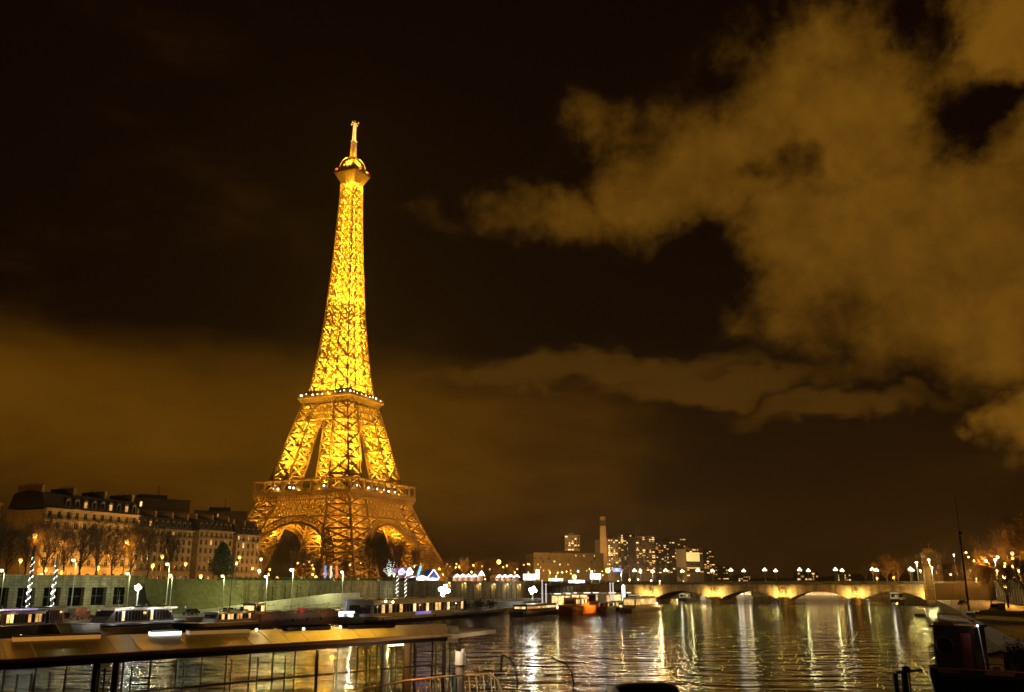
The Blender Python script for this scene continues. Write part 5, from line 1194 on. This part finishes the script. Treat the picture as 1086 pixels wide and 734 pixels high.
# under and beyond the arches
GA = 'boats beyond the bridge arches'
for i, (x, s, B, lab, z1, hm, lf, ang) in enumerate(((726, 70, 5, 'dark boat seen through the second bridge arch', 3.6, HULL_K, .2, 0), (749, 90, 6, 'brightly lit white boat under the left bridge arches, left of the second bright pier', 4.6, HULL_W, .9, .4), (788, 130, 6, 'lit white boat seen through the third arch', 5.0, HULL_W, 1, .5), (824, 110, 5, 'blue-lit boat tucked against a pier in the third arch', 3.2, HULL_B, .3, .4), (868, 150, 7, 'long white-lit excursion boat seen through the fourth arch', 4.2, HULL_W, 1, 1.1), (950, 75, 5, 'dark boat with a white cabin end in the rightmost arch', 4.6, HULL_K, .2, -.2))):
    t = ((ray(x, 618)[0] * (L0[1] + U[1] * s)) - L0[0] - U[0] * s) / (V[0] - ray(x, 618)[0] * V[1]); p = P(s, t)
    T = thing('river_boat', lab, 'boat', p, UANG + ang, GA); L = 16 if i != 4 else 34; h, d, sk, rw = hull_mesh(L, B, 1.4); h.build('hull', hm, T); d.build('deck', TIMBER, T); sk.build('rubbing_strake', HULL_W, T)
    cabin(T, 'saloon', -L * .42, L * .25, B * .8, 1.3, z1, WHITE if i != 3 else TENT_B, 5 if i != 4 else 12, lf, 30 + i, .4, WHITE if i != 3 else BLUE_G, (WIN_Y, SIGN_W) if i == 2 else (WIN_Y, WIN_W))
    plight((-L / 2 - 2, 0, 3), 70 if i != 3 else 90, (1, .9, .7) if i != 3 else (.3, .4, 1), .4, T)
def far_wall():
    a, b = P(232, -10), P(232, 175); T = thing('embankment_wall', 'far river wall with a pale lit band seen through the bridge arches', 'wall', a, UANG - math.pi / 2)
    m = MB(); m.box(0, 185, 0, 2, -1, 5.2); m.build('wall', QWALL, T); m = MB(); m.box(0, 185, -1.6, -.01, -1, 1.4); m.build('footing', STONE, T)
    for k in range(9):
        lamp(P(228, 0 + 20 * k, 6.4), 'quay', f'{ORD[k]} lamp from the left along the far river wall beyond the arches', 260, (1, .95, .45), 1.4, 'lamps along the far river wall')
far_wall()

# ------------------------------------------------------------------ vehicles
def vehicle(kind, label, loc, rz, paint, lights=0, group='vehicles parked on the quays'):
    T = thing('parked_van' if kind == 'van' else 'parked_car', label, 'van' if kind == 'van' else 'car', loc, rz, group)
    if kind == 'van': pr = [(-2.5, .35), (2.5, .35), (2.55, 1.0), (1.7, 1.25), (1.15, 2.1), (.8, 2.3), (-2.4, 2.3), (-2.5, 2.1)]; w = 1.0; gl = [(1.62, 1.28), (1.16, 2.02), (.55, 2.02), (.55, 1.28)]; wx = (-1.6, 1.65)
    else: pr = [(-2.1, .32), (2.1, .32), (2.15, .72), (1.05, .9), (.4, 1.42), (-.95, 1.45), (-1.75, .95), (-2.15, .9)]; w = .86; gl = [(.92, .92), (.36, 1.36), (-.9, 1.38), (-1.5, .95)]; wx = (-1.35, 1.35)
    m = MB(); n = len(pr); rows = [(-w, .9), (-w + .08, 1.0), (w - .08, 1.0), (w, .9)]
    for y, k in rows: m.v += [(x * (1 if k == 1 else .985), y, .3 + (z - .3) * (1 if k == 1 else .97)) for x, z in pr]
    for j in range(3): m.f += [(j * n + i, j * n + (i + 1) % n, (j + 1) * n + (i + 1) % n, (j + 1) * n + i) for i in range(n)]
    m.f += [tuple(range(n))[::-1], tuple(range(3 * n, 4 * n))]; m.mi = [0] * len(m.f); m.build('body', paint, T)
    g = MB(); g.prism(gl, -w - .012, -w + .05); g.build('side_window', GLASS_D, T); g = MB(); g.prism(gl, w - .05, w + .012); g.build('side_window', GLASS_D, T)
    g = MB(); (xa, za), (xb, zb) = (gl[0], gl[1]); g.add([(xa + .14, -w + .15, za + .05), (xa + .14, w - .15, za + .05), (xb + .10, w - .2, zb + .03), (xb + .10, -w + .2, zb + .03)], [(0, 1, 2, 3)]); g.build('windscreen', GLASS_D, T)
    for x in wx:
        for sg in (-1, 1):
            q = MB(); q.beam((x, sg * (w - .18), .33), (x, sg * (w + .02), .33), .66, 14); wh = q.build('wheel', RUBBER, T); q = MB(); q.beam((x, sg * (w + .021), .33), (x, sg * (w + .035), .33), .38, 10); q.build('hub_cap', GREYM, wh)
    for sg in (-1, 1):
        q = MB(); q.ball((pr[2][0] - .04, sg * (w - .25), pr[2][1] - .12), .13); q.build('headlight', WIN_Y if lights else GREYM, T); q = MB(); q.ball((pr[0][0] + .02, sg * (w - .2), .75), .1); q.build('tail_light', mat('tail_lens', (.3, .01, .01), .3), T)
CAR_W = mat('white_car_paint', (.6, .56, .5), .3); CAR_K = mat('black_car_paint', (.02, .02, .022), .25); CAR_S = mat('silver_car_paint', (.35, .34, .32), .3, .4); CAR_R = mat('red_car_paint', (.30, .04, .02), .3)
def qp(px, t): p = P(s_of(px, t), t); return (p.x, p.y, QUAY + .005)
vehicle('van', 'pale pinkish van on the left quay before the dark warehouse bays', qp(89, -12), UANG + .1, mat('pink_white_van', (.55, .42, .36), .4))
for i, (x, t, pm, lab) in enumerate(((112, -10, CAR_S, 'silver car on the left quay right of the pale van'), (72, -13, CAR_K, 'dark car on the left quay left of the pale van'), (150, -12, CAR_W, 'white car on the left quay under the floodlight mast'), (205, -9, CAR_K, 'black car on the left quay below the lawn'), (243, -9, CAR_W, 'white car with lit headlights on the left quay below the evergreen tree'), (261, -9, CAR_S, 'silver car right of the lit-headlight one on the left quay'))):
    vehicle('car', lab, qp(x, t), UANG + math.pi, pm, 1 if x == 243 else 0)
vehicle('van', 'white van parked on the right quay just left of the ship mast', qp(1014, 166), UANG + math.pi - .5, CAR_W); vehicle('van', 'cream van with dark side windows on the right quay, right of the ship mast', qp(1054, 163), UANG + math.pi - .5, mat('cream_van', (.5, .4, .25), .4))
vehicle('car', 'red car on the right quay near the bridge abutment', qp(980, 163), UANG + math.pi - .4, CAR_R, 1); vehicle('car', 'black car on the right quay right of the red one', qp(992, 164), UANG + math.pi - .4, CAR_K); vehicle('car', 'dark car on the right quay below the white van', qp(1018, 160), UANG + math.pi - .4, CAR_K)
for k, x in enumerate((976, 1002, 1034, 1066)):
    lamp(bank(x, 622, 172), 'amber', ('added amber lamp low on the right quay beside the bridge abutment', 'added amber lamp low on the right quay left of the ship mast foot', 'added amber lamp low on the right quay right of the ship mast foot', 'added amber lamp low on the right quay near the right edge')[k], 4200, SODIUM, QUAY, GLR)  # lamps added to turn the embankment wall orange

# ------------------------------------------------------------------ right bank boats
m = MB(); m.box(0, 52, 0, 3, -.3, .9); m.box(0, 52, -.08, -.002, .62, .88); m.beam((.2, .3, .9), (.2, .3, 2.2), .2)
o = m.build('landing_stage', mat('pale_landing_edge', (.42, .37, .27), .7), None, P(-150, 147.5), UANG); tag(o, 'narrow pale-edged landing stage floating beside the right quay', 'landing stage')
c = at_z(1026, 663, 0); T = thing('sailing_barge', 'dark sailing barge with one very tall bare mast at the right quay', 'boat', (c.x - .1, c.y, 0), UANG + .35, 'boats along the right quay')
h, d, s, rw = hull_mesh(24, 5.4, 1.7, .2); h.build('hull', HULL_K, T); d.build('deck', TIMBER, T); s.build('rubbing_strake', HULL_R, T)
k = CAM_H + ray(1010, 518)[1] * c.y; m = MB(); m.cyl(-2, 0, 1.5, k * .68, .26, 8, .19); m.cyl(-2, 0, k * .66, k, .14, 8, .05); m.box(-2.4, -1.6, -.5, .5, k * .655, k * .67)
m.build('mast', mat('varnished_mast', (.12, .08, .05), .6), T); m = MB()
for x, y in ((9, 0), (-11, 0), (-3, 2.5), (-3, -2.5)): m.beam((x, y, 1.7), (-2, 0, k * .66), .05, 3)
m.build('rigging', IRONW, T); cabin(T, 'deckhouse', -9, -4, 3.4, 1.6, 3.2, HOUSE_R, 4, 0, 3, .3, HULL_K)
c = at_z(1062, 672, 0); T = thing('tarpaulin_barge', 'barge with a long dark curved roof behind the foreground black barge', 'boat', (c.x + 4, c.y, 0), UANG + math.pi + .5, 'boats along the right quay')
h, d, s, rw = hull_mesh(26, 6, 1.7, .2); h.build('hull', HULL_K, T); d.build('deck', TIMBER, T); s.build('rubbing_strake', HULL_R, T)
m = MB(); n = 10; pr = [(2.7 * math.cos(math.pi * i / n), 1.6 + 2.6 * math.sin(math.pi * i / n)) for i in range(n + 1)]
m.v = [(-11, y, z) for y, z in pr] + [(9, y, z) for y, z in pr]; m.f = [(i, i + 1, n + 2 + i, n + 1 + i) for i in range(n)] + [tuple(range(n + 1))[::-1], tuple(range(n + 1, 2 * n + 2))]; m.mi = [0] * len(m.f); m.build('curved_cover', mat('blue_black_tarpaulin', (.02, .022, .03), .4, 0, 1, .4, .3), T)

def black_barge():
    S = at_z(980, 708, 3.0); T = thing('black_barge', 'black barge in the right foreground with an oxblood wheelhouse', 'barge', (S.x, S.y, 0), math.atan2(-.66, .75), 'boats along the right quay')
    # local x along the near end wall, local y away from the camera
    B_, L_ = 9.5, 30; h = MB(); n = 10; out = []
    for x, y in ((.0, .9), (.35, .2), (1.2, 0), (B_ - 1.2, 0), (B_ - .35, .2), (B_, .9), (B_, L_ - 6), (B_ * .5 + .6, L_), (B_ * .5 - .6, L_), (0, L_ - 6)): out.append((x, y))
    k = len(out); h.v = [(B_ / 2 + (x - B_ / 2) * .9, .4 + y * .97, -.8) for x, y in out] + [(x, y, 2.45) for x, y in out] + [(x, y, 3.0 + .1 * (y > 20)) for x, y in out]
    for j in (0, k): h.f += [(j + i, j + (i + 1) % k, j + k + (i + 1) % k, j + k + i) for i in range(k)]
    h.mi = [0] * len(h.f); h.build('hull', HULL_K, T)
    d = MB(); d.add([(x, y, 2.9) for x, y in out], [tuple(range(k))]); d.build('deck', TIMBER, T)
    s = MB(); s.tube([(x, y, 3.02) for x, y in out] + [(*out[0], 3.02)], .16, 6); s.build('rubbing_strake', mat('faded_pink_strake', (.40, .20, .15), .6, 0, 2, .3), T)
    w = MB(); w.box(.7, 3.75, 1.0, 4.2, 2.9, 6.1); W_ = w.build('wheelhouse', HOUSE_R, T)
    w = MB(); w.box(.5, 3.95, .8, 4.4, 6.1, 6.28); w.build('roof', HOUSE_R, W_)
    w = MB(); w.beam((1.5, .99, 4.7), (1.5, .93, 4.7), 1.25, 20); w.build('porthole', GLASS_D, W_); w = MB()
    for i in range(20): a, b = 2 * math.pi * i / 20, 2 * math.pi * (i + 1) / 20; w.beam((1.5 + .66 * math.cos(a), .95, 4.7 + .66 * math.sin(a)), (1.5 + .66 * math.cos(b), .95, 4.7 + .66 * math.sin(b)), .13, 5)
    w.build('porthole_rim', mat('dull_brass', (.22, .13, .06), .5, .7), W_)
    w = MB(); w.box(2.75, 3.5, .93, .99, 3.0, 5.7); w.box(2.9, 3.35, .90, .928, 4.3, 5.4); w.build('door', mat('faded_red_door', (.26, .07, .05), .6, 0, 2, .3), W_)
    w = MB(); w.box(.9, 2.5, .55, .7, 6.28, 6.5); w.build('roof_hatch', mat('faded_cream', (.4, .33, .22), .6), W_)
    r = MB(); rail_mesh(r, [(.15, 1.2, 3.0), (.15, 10, 3.0)], 1.6, 1.4, .07); rail_mesh(r, [(.15, 1.2, 3.0), (.65, .8, 3.0)], 1.6, .5, .07); rail_mesh(r, [(4.4, .3, 3.0), (8.9, .3, 3.0)], 1.0, 1.2, .05); r.build('railing', IRONW, T)
    for x0, x1 in ((1.1, 2.6), (4.5, 6.6)): p = MB(); p.box(x0, x1, -.10, -.02, 2.72, 2.98); p.build('hull_plate', mat('faded_cream', (.4, .33, .22), .6), T)
    c = MB(); c.box(5.0, 8.6, 4, 12, 2.9, 4.1); c.box(4.8, 8.8, 3.8, 12.2, 4.1, 4.22); q = c.build('deckhouse', HOUSE_R, T)
    for i in range(3): c = MB(); c.box(5.3 + i * 1.1, 6.1 + i * 1.1, 3.93, 3.99, 3.2, 3.9); c.build('window', GLASS_D, q)
    w = MB(); n = 20
    for i in range(n): a, b = 2 * math.pi * i / n, 2 * math.pi * (i + 1) / n; w.beam((5.9 + .42 * math.cos(a), 3.75, 3.5 + .42 * math.sin(a)), (5.9 + .42 * math.cos(b), 3.75, 3.5 + .42 * math.sin(b)), .15, 6)
    w.build('lifebuoy', mat('faded_lifebuoy', (.55, .16, .06), .6, 0, 3, .3), T)
    w = MB(); w.tube([(5.0 + .3 * math.cos(i * .7) * (1 - i * .006), 1.3 + .3 * math.sin(i * .7) * (1 - i * .006), 2.95 + i * .006) for i in range(50)], .06, 5); w.build('coiled_rope', mat('hemp_rope', (.25, .19, .11), .9, 0, 6, .3), T)
    w = MB(); w.tube([(.4, .4, 3.0), (-1.2, -.4, 2.4), (-2.6, -1.0, 2.3), (-3.6, -1.4, 2.6)], .05, 5); w.build('mooring_line', mat('hemp_rope', (.25, .19, .11), .9), T)
    w = MB(); w.cyl(7.7, 5, 4.2, 5.3, .16, 10); w.cyl(7.7, 5, 5.3, 5.45, .26, 10, .1); w.build('stove_pipe', IRONW, T)
    c = MB(); c.beam((4.3, 1.2, 3.0), (4.0, 1.5, 6.4), .09, 6); c.build('boat_hook', WHITE, T)
    for i, (x, y) in enumerate(((6.2, 2.2), (7.4, 1.6), (8.6, 2.5))):
        p = T.matrix_basis @ Vector((x, y, 2.9)); g = thing('potted_shrub', ('dark potted shrub beside the pale boat hook on the black barge', 'dark potted shrub in the middle of the black barge deck', 'dark potted shrub at the right edge on the black barge deck')[i], 'plant', p, 0, 'potted shrubs on the black barge'); rr = random.Random(i + 50)
        m = MB(); m.cyl(0, 0, 0, .55, .3, 10, .42); m.build('pot', POT, g); m = MB()
        for j in range(500):
            v = Vector((rr.gauss(0, .45), rr.gauss(0, .45), 1.35 + rr.gauss(0, .45))); a = Vector((rr.uniform(-1, 1), rr.uniform(-1, 1), rr.uniform(-1, 1))) * .2; b = Vector((rr.uniform(-1, 1), rr.uniform(-1, 1), rr.uniform(-1, 1))) * .1; m.add([v, v + a + b, v + a - b], [(0, 1, 2)])
        m.build('foliage', NEEDLE, g)
    p = T.matrix_basis @ Vector((9.0, 1.0, 2.92)); m = MB(); m.box(-.7, .7, -.5, .5, 0, .9)
    for z in (.1, .4, .7): m.box(-.73, .73, -.53, .53, z, z + .16)
    o = m.build('deck_crate', mat('red_crate', (.32, .035, .02), .6), None, p, .3); tag(o, 'red slatted crate on the deck of the black barge at the right edge', 'crate')
    m = MB(); m.ball((4.1, 1.0, 6.3), .09); m.build('deck_lamp', glow('small_cold_lamp', (.7, .8, 1), 4), T); plight((4.2, .4, 6.2), 12, COOL, .05, T); plight((8.0, -2.5, 5.5), 26, (1, .3, .12), .1, T)
black_barge()
def mooring():
    p = at_z(961, 735, 3.2); T = thing('mooring_post', 'dark capped mooring post with a crossbar by the black barge', 'mooring post', (p.x, p.y, 0)); k = p.y / 985
    m = MB(); m.cyl(0, 0, -1, 3.2 + 22 * k, .2, 12); m.ball((.15, 0, 3.2 + 23 * k), .26, 10, 8, .8); m.cyl(-8 * k, .2, -1, 3.2 + 19 * k, .15, 10); m.build('post', IRONW, T)
    m = MB(); m.beam((-8 * k, 0, 3.2 + 20 * k), (22 * k, .4, 3.2 + 22 * k), .17, 8); m.beam((5 * k, 0, 1), (5 * k, 0, 3.2 + 20 * k), .12, 6); m.build('crossbar', IRONW, T)
mooring()

# ------------------------------------------------------------------ foreground pavilion on the left
def glass_mat():
    m = bpy.data.materials.new('clear_window_glass'); m.use_nodes = True; nt = m.node_tree; N, L = nt.nodes, nt.links; N.clear()
    o = N.new('ShaderNodeOutputMaterial'); mx = N.new('ShaderNodeMixShader'); t = N.new('ShaderNodeBsdfTransparent'); g = N.new('ShaderNodeBsdfGlossy'); f = N.new('ShaderNodeFresnel'); n = N.new('ShaderNodeTexNoise'); mr = N.new('ShaderNodeMapRange')
    f.inputs[0].default_value = 1.45; g.inputs['Roughness'].default_value = .02; t.inputs[0].default_value = (.90, .92, .88, 1); n.inputs['Scale'].default_value = 1.3
    L.new(n.outputs[0], mr.inputs[0]); mr.inputs[3].default_value = .01; mr.inputs[4].default_value = .05; L.new(mr.outputs[0], g.inputs['Roughness'])
    L.new(f.outputs[0], mx.inputs[0]); L.new(t.outputs[0], mx.inputs[1]); L.new(g.outputs[0], mx.inputs[2]); L.new(mx.outputs[0], o.inputs[0]); return m
CLEAR = glass_mat()
def pavilion():
    ZR = 7.0; A = at_z(-60, 705, ZR); B = at_z(478, 673, ZR); D = at_z(473, 661.5, ZR); E_ = at_z(-60, 679.5, ZR); Tip = at_z(526, 667.5, ZR)
    T = thing('floating_pavilion', 'moored glass-walled pavilion with a broad flat copper-brown roof in the left foreground', 'pavilion', (A.x, A.y, 0)); o = Vector((A.x, A.y, 0))
    def poly(mb, pts, z0, z1): n = len(pts); mb.add([(p.x - o.x, p.y - o.y, z0) for p in pts] + [(p.x - o.x, p.y - o.y, z1) for p in pts], [tuple(range(n))[::-1], tuple(range(n, 2 * n))] + [(i, (i + 1) % n, n + (i + 1) % n, n + i) for i in range(n)])
    cop = mat('copper_brown_roof', (.26, .13, .05), .34, .2, .25, .3, .03, stretch=(.25, 2.0, 1)); m = MB(); poly(m, [A, B, D, E_], ZR - .12, ZR); RF = m.build('roof', cop, T)
    m = MB()      # standing seams
    for i in range(1, 24):
        p, q = A.lerp(B, i / 24), E_.lerp(D, i / 24); m.beam((p.x - o.x, p.y - o.y, ZR + .01), (q.x - o.x, q.y - o.y, ZR - .005), .03, 4)
    m.build('roof_seam', cop, RF)
    m = MB(); inn = (E_ - A).normalized(); A2, B2 = A + inn * .06, B + inn * .06; m.beam((A.x - o.x, A.y - o.y, ZR - .02), (B.x - o.x, B.y - o.y, ZR - .02), .17, 8); m.build('roof_edge_trim', mat('pale_gold_trim', (.62, .42, .20), .4, .3, 2, .2), RF)
    m = MB(); poly(m, [A + inn * .35, B + inn * .35, B + inn * .7, A + inn * .7], ZR - .32, ZR - .121); m.build('eaves_beam', mat('dark_bronze', (.03, .022, .015), .5, .3), RF)
    m = MB(); poly(m, [B + (Tip - B) * .02, Tip, Tip.lerp(D, .12), D.lerp(B, .3)], ZR - .06, ZR - .01); poly(m, [B + (Tip - B) * .03, Tip, Tip + inn * .12, B + inn * .12], ZR - .22, ZR - .061); m.build('awning_end', CANVAS, T)
    def onl(px, P0, P1): k = ray(px, 700)[0]; d = P1 - P0; u = (k * P0.y - P0.x) / (d.x - k * d.y); return P0 + d * u
    G0, G1 = A + inn * .5, B + inn * .5; H0, H1 = E_ - inn * .6, D - inn * .6; bz = mat('dark_bronze', (.03, .022, .015), .5, .3)
    zb = 1.2
    m = MB()
    for px in (21, 36, 55, 104, 113, 141, 196, 246, 274, 303, 337, 355, 389, 392.5, 415, 441, 462):
        p = onl(px, G0, G1); m.box(p.x - o.x - .028, p.x - o.x + .028, p.y - o.y - .03, p.y - o.y + .03, zb, ZR - .5)
    p = onl(471, G0, G1); m.box(p.x - o.x - .1, p.x - o.x + .1, p.y - o.y - .1, p.y - o.y + .1, zb, ZR - .4)
    p0, p1 = onl(-40, G0, G1), onl(471, G0, G1)
    for z in (5.55, 3.3): m.beam((p0.x - o.x, p0.y - o.y, z), (p1.x - o.x, p1.y - o.y, z), .07, 4)
    for i in range(22):
        p = H0.lerp(H1, i / 21); m.box(p.x - o.x - .04, p.x - o.x + .04, p.y - o.y - .04, p.y - o.y + .04, zb, ZR - .13)
    m.build('window_frame', bz, T)
    m = MB(); m.add([(p0.x - o.x, p0.y - o.y, zb), (p1.x - o.x, p1.y - o.y, zb), (p1.x - o.x, p1.y - o.y, ZR - .5), (p0.x - o.x, p0.y - o.y, ZR - .5)], [(0, 1, 2, 3)]); m.build('glazing', CLEAR, T)
    m = MB(); poly(m, [A + inn * .3, B + inn * .3, D - inn * .3, E_ - inn * .3], -.4, zb); m.build('pontoon', HULL_K, T)
    for px, dpt, mm, w in ((104, 2.2, mat('green_column', (.05, .12, .05), .5), .16), (124, 3.0, mat('varnished_post', (.22, .12, .06), .5), .14), (408, 1.2, WHITE, .17), (432, 1.6, mat('varnished_post', (.22, .12, .06), .5), .22)):
        p = onl(px, G0 + inn * dpt, G1 + inn * dpt); m = MB(); m.cyl(p.x - o.x, p.y - o.y, zb, ZR - .13, w, 10); m.build('column', mm, T)
    for px, z in ((412, 6.5), (422, 6.5)):
        p = onl(px, G0 + inn * 1.0, G1 + inn * 1.0); m = MB(); m.box(p.x - o.x - .28, p.x - o.x + .28, p.y - o.y - .05, p.y - o.y + .05, z, z + .1); m.build('ceiling_lamp', glow('green_white_lamp', (.7, 1, .5), 2.2), T)
        plight((p.x - o.x, p.y - o.y, z - .4), 22, (1, .75, .3), .1, T)
    for i, (u0, u1, f, mm) in enumerate(((.10, .24, .80, glow('skylight_amber_sheen', (1, .42, .06), .35)), (.33, .385, .84, glow('skylight_white_sheen', (1, .93, .75), 2.0)), (.40, .52, .82, glow('skylight_dim_sheen', (1, .5, .12), .22)), (.60, .70, .84, mat('skylight_dark', (.1, .05, .02), .3)), (.74, .86, .84, mat('skylight_dark', (.1, .05, .02), .3)))):  # amber and white glow stands in for reflections on the roof
        a, b = A.lerp(E_, f), B.lerp(D, f); p, q = a.lerp(b, u0), a.lerp(b, u1); m = MB(); poly(m, [p, q, q + inn * .9, p + inn * .9], ZR + .002, ZR + .2); K_ = m.build('skylight', mm, RF); m = MB()
        for e in ((p, q), (q, q + inn * .9), (q + inn * .9, p + inn * .9), (p + inn * .9, p)): m.beam((e[0].x - o.x, e[0].y - o.y, ZR + .21), (e[1].x - o.x, e[1].y - o.y, ZR + .21), .06, 4)
        m.build('skylight_frame', bz, K_)
    for px, py in ((22, 675), (250, 668), (272, 668), (322, 667), (361, 665)):
        k = at_z(px, py, ZR + .12); m = MB(); m.ball((k.x - o.x, k.y - o.y, ZR + .12), .085, 8, 6); m.build('roof_glint', glow('tiny_amber_glint', (1, .7, .3), 3.5), RF)  # glowing balls stand in for lamp reflections on the roof
    k = at_z(480, 671, ZR); m = MB(); m.beam((k.x - o.x - .2, k.y - o.y, ZR), (k.x - o.x + .25, k.y - o.y + .12, ZR), .72, 18); m.box(k.x - o.x - .3, k.x - o.x + .3, k.y - o.y - .2, k.y - o.y + .3, ZR - .5, ZR - .2); m.build('awning_drum', mat('cream_enamel', (.5, .42, .28), .5, 0, 2, .2), T)
pavilion()
def post():
    Y = 46; a = at(488, 705, Y); T = thing('lamp_post', 'thick pale post topped by a white cylinder at the right end of the pavilion', 'post', (a.x, a.y, 0)); s = Y / 985
    m = MB(); m.cyl(0, 0, -1, a.z - .06, .22, 14); m.build('post', mat('weathered_white_post', (.42, .38, .32), .6, 0, 2, .35), T)
    m = MB(); m.cyl(0, 0, a.z, a.z + 13 * s, .25, 18); m.cyl(.12, 0, a.z + 13 * s, a.z + 15.5 * s, .07, 10); m.build('cylinder_cap', WHITE, T)
    m = MB(); m.cyl(0, 0, a.z - .06, a.z, .27, 14); m.cyl(-.1, .05, a.z + 13 * s, a.z + 26 * s, .035, 8); m.box(-.38, -.2, -.1, .1, a.z - 1.0, a.z - .35); m.build('bracket', IRONW, T)
    m = MB(); m.box(-.30, -.18, -.28, -.2, a.z - 1.25, a.z - .5); m.build('teal_plate', mat('teal_enamel', (.05, .25, .24), .5), T); plight((-.6, -1.1, a.z + .9), 75, (1, .8, .55), .1, T); plight((.9, -.6, 8.0), 60, (1, .75, .45), .1, T); plight((2.6, 4.6, 7.7), 130, (1, .75, .45), .1, T)  # fixtureless lights added to brighten the drum and awning tip
post()
def gangway():
    p = [at(385, 731, 41), at(430, 722, 43), at(476, 717, 45), at(497, 716, 46), at(520, 714.5, 46), at(528, 722, 45.5), at(533, 736, 45)]; o = Vector((p[2].x, p[2].y, 0)); T = thing('gangway', 'slatted gangway rail with amber-lit handrail below the pavilion end', 'gangway', o)
    m = MB(); m.tube([q - o for q in p], .09, 6); m.build('handrail', mat('orange_brown_rail', (.42, .22, .07), .5, 0, 2, .3), T); m = MB()
    for a, b in zip(p, p[1:]):
        n = max(2, int((b - a).length / .30))
        for k in range(n):
            c = a.lerp(b, k / n) - o; m.beam(c, Vector((c.x + .12, c.y, c.z - 1.15)), .035, 4)
    m.tube([q - o - Vector((0, 0, 1.15)) for q in p], .06, 5); m.build('baluster', mat('pale_rail_paint', (.45, .40, .30), .5), T)
    m = MB()
    for a, b in zip(p, p[1:]):
        a, b = a - o, b - o; m.add([(a.x, a.y, a.z - 1.2), (b.x, b.y, b.z - 1.2), (b.x - .5, b.y + 1.6, b.z - 1.2), (a.x - .5, a.y + 1.6, a.z - 1.2)], [(0, 1, 2, 3)])
    m.build('walkway', TIMBER, T)
    m = MB()
    for q in (p[0], p[2], p[4]): m.cyl(q.x - o.x, q.y - o.y + .4, -1, q.z - 1.2, .12, 8)
    m.build('pile', IRONW, T); plight((-1.0, -1.5, p[2].z + .6), 60, SODIUM, .1, T)
gangway()
for pts, lab in ((((548, 740), (549, 722), (546.5, 708), (541, 698), (533, 694.5), (532, 700), (531.5, 712)), 'thin black curved davit arm right of the pavilion, left one'), (((608, 742), (608.5, 724), (606, 712), (600, 703.5), (590, 700), (584, 697)), 'thin black curved davit arm over the floodlight reflection, right one')):
    p = [at(x, y, 42) for x, y in pts]; o = Vector((p[0].x, p[0].y, 0)); m = MB(); m.tube([q - o for q in p], .085, 6); m.cyl(0, 0, -1, p[0].z, .06, 8)
    ob = m.build('davit_arm', IRONW, None, o); tag(ob, lab, 'davit', 'curved davit arms')
def tender():
    c = at(688, 728, 40); T = thing('covered_tender', 'small boat with a rounded black canopy at the bottom edge', 'boat', (c.x, c.y + 1.5, 0), .25)
    h, d, s, rw = hull_mesh(9, 3.6, 1.5, .3); h.build('hull', HULL_K, T); d.build('deck', TIMBER, T); s.build('rubbing_strake', GREYM, T); H = c.z; n = 14; m = MB(); k = 9
    for j in range(k + 1):
        x = -1.75 + 3.5 * j / k; e = (1 - abs(2 * j / k - 1) ** 6) ** .5
        m.v += [(x, 1.5 * math.cos(math.pi * i / n), 1.4 + (H - 1.4) * (e * .25 + .75) * (math.sin(math.pi * i / n) ** .5)) for i in range(n + 1)]
    m.f = [(j * (n + 1) + i, j * (n + 1) + i + 1, (j + 1) * (n + 1) + i + 1, (j + 1) * (n + 1) + i) for j in range(k) for i in range(n)] + [tuple(range(n + 1))[::-1], tuple(range(k * (n + 1), (k + 1) * (n + 1)))]; m.mi = [0] * len(m.f)
    q = m.build('canopy', mat('black_canvas', (.015, .015, .016), .45, 0, 3, .3), T)
    for x in (-1.4, -.6, .5, 1.3): b = MB(); b.ball((x, -.2, H + .02), .03, 6, 4); b.build('canopy_stud', WHITE, q)
tender()

# ------------------------------------------------------------------ night air
def haze():
    m = bpy.data.materials.new('night_haze'); m.use_nodes = True; nt = m.node_tree; nt.nodes.clear()
    o = nt.nodes.new('ShaderNodeOutputMaterial'); v = nt.nodes.new('ShaderNodeVolumePrincipled'); v.inputs['Color'].default_value = (.9, .88, .85, 1)
    v.inputs['Density'].default_value = .00004; v.inputs['Anisotropy'].default_value = .3; nt.links.new(v.outputs[0], o.inputs['Volume'])
    mb = MB(); mb.box(-2600, 3400, -320, 2500, -4.2, 420); ob = mb.build('haze', m); ob['kind'] = 'stuff'
haze()
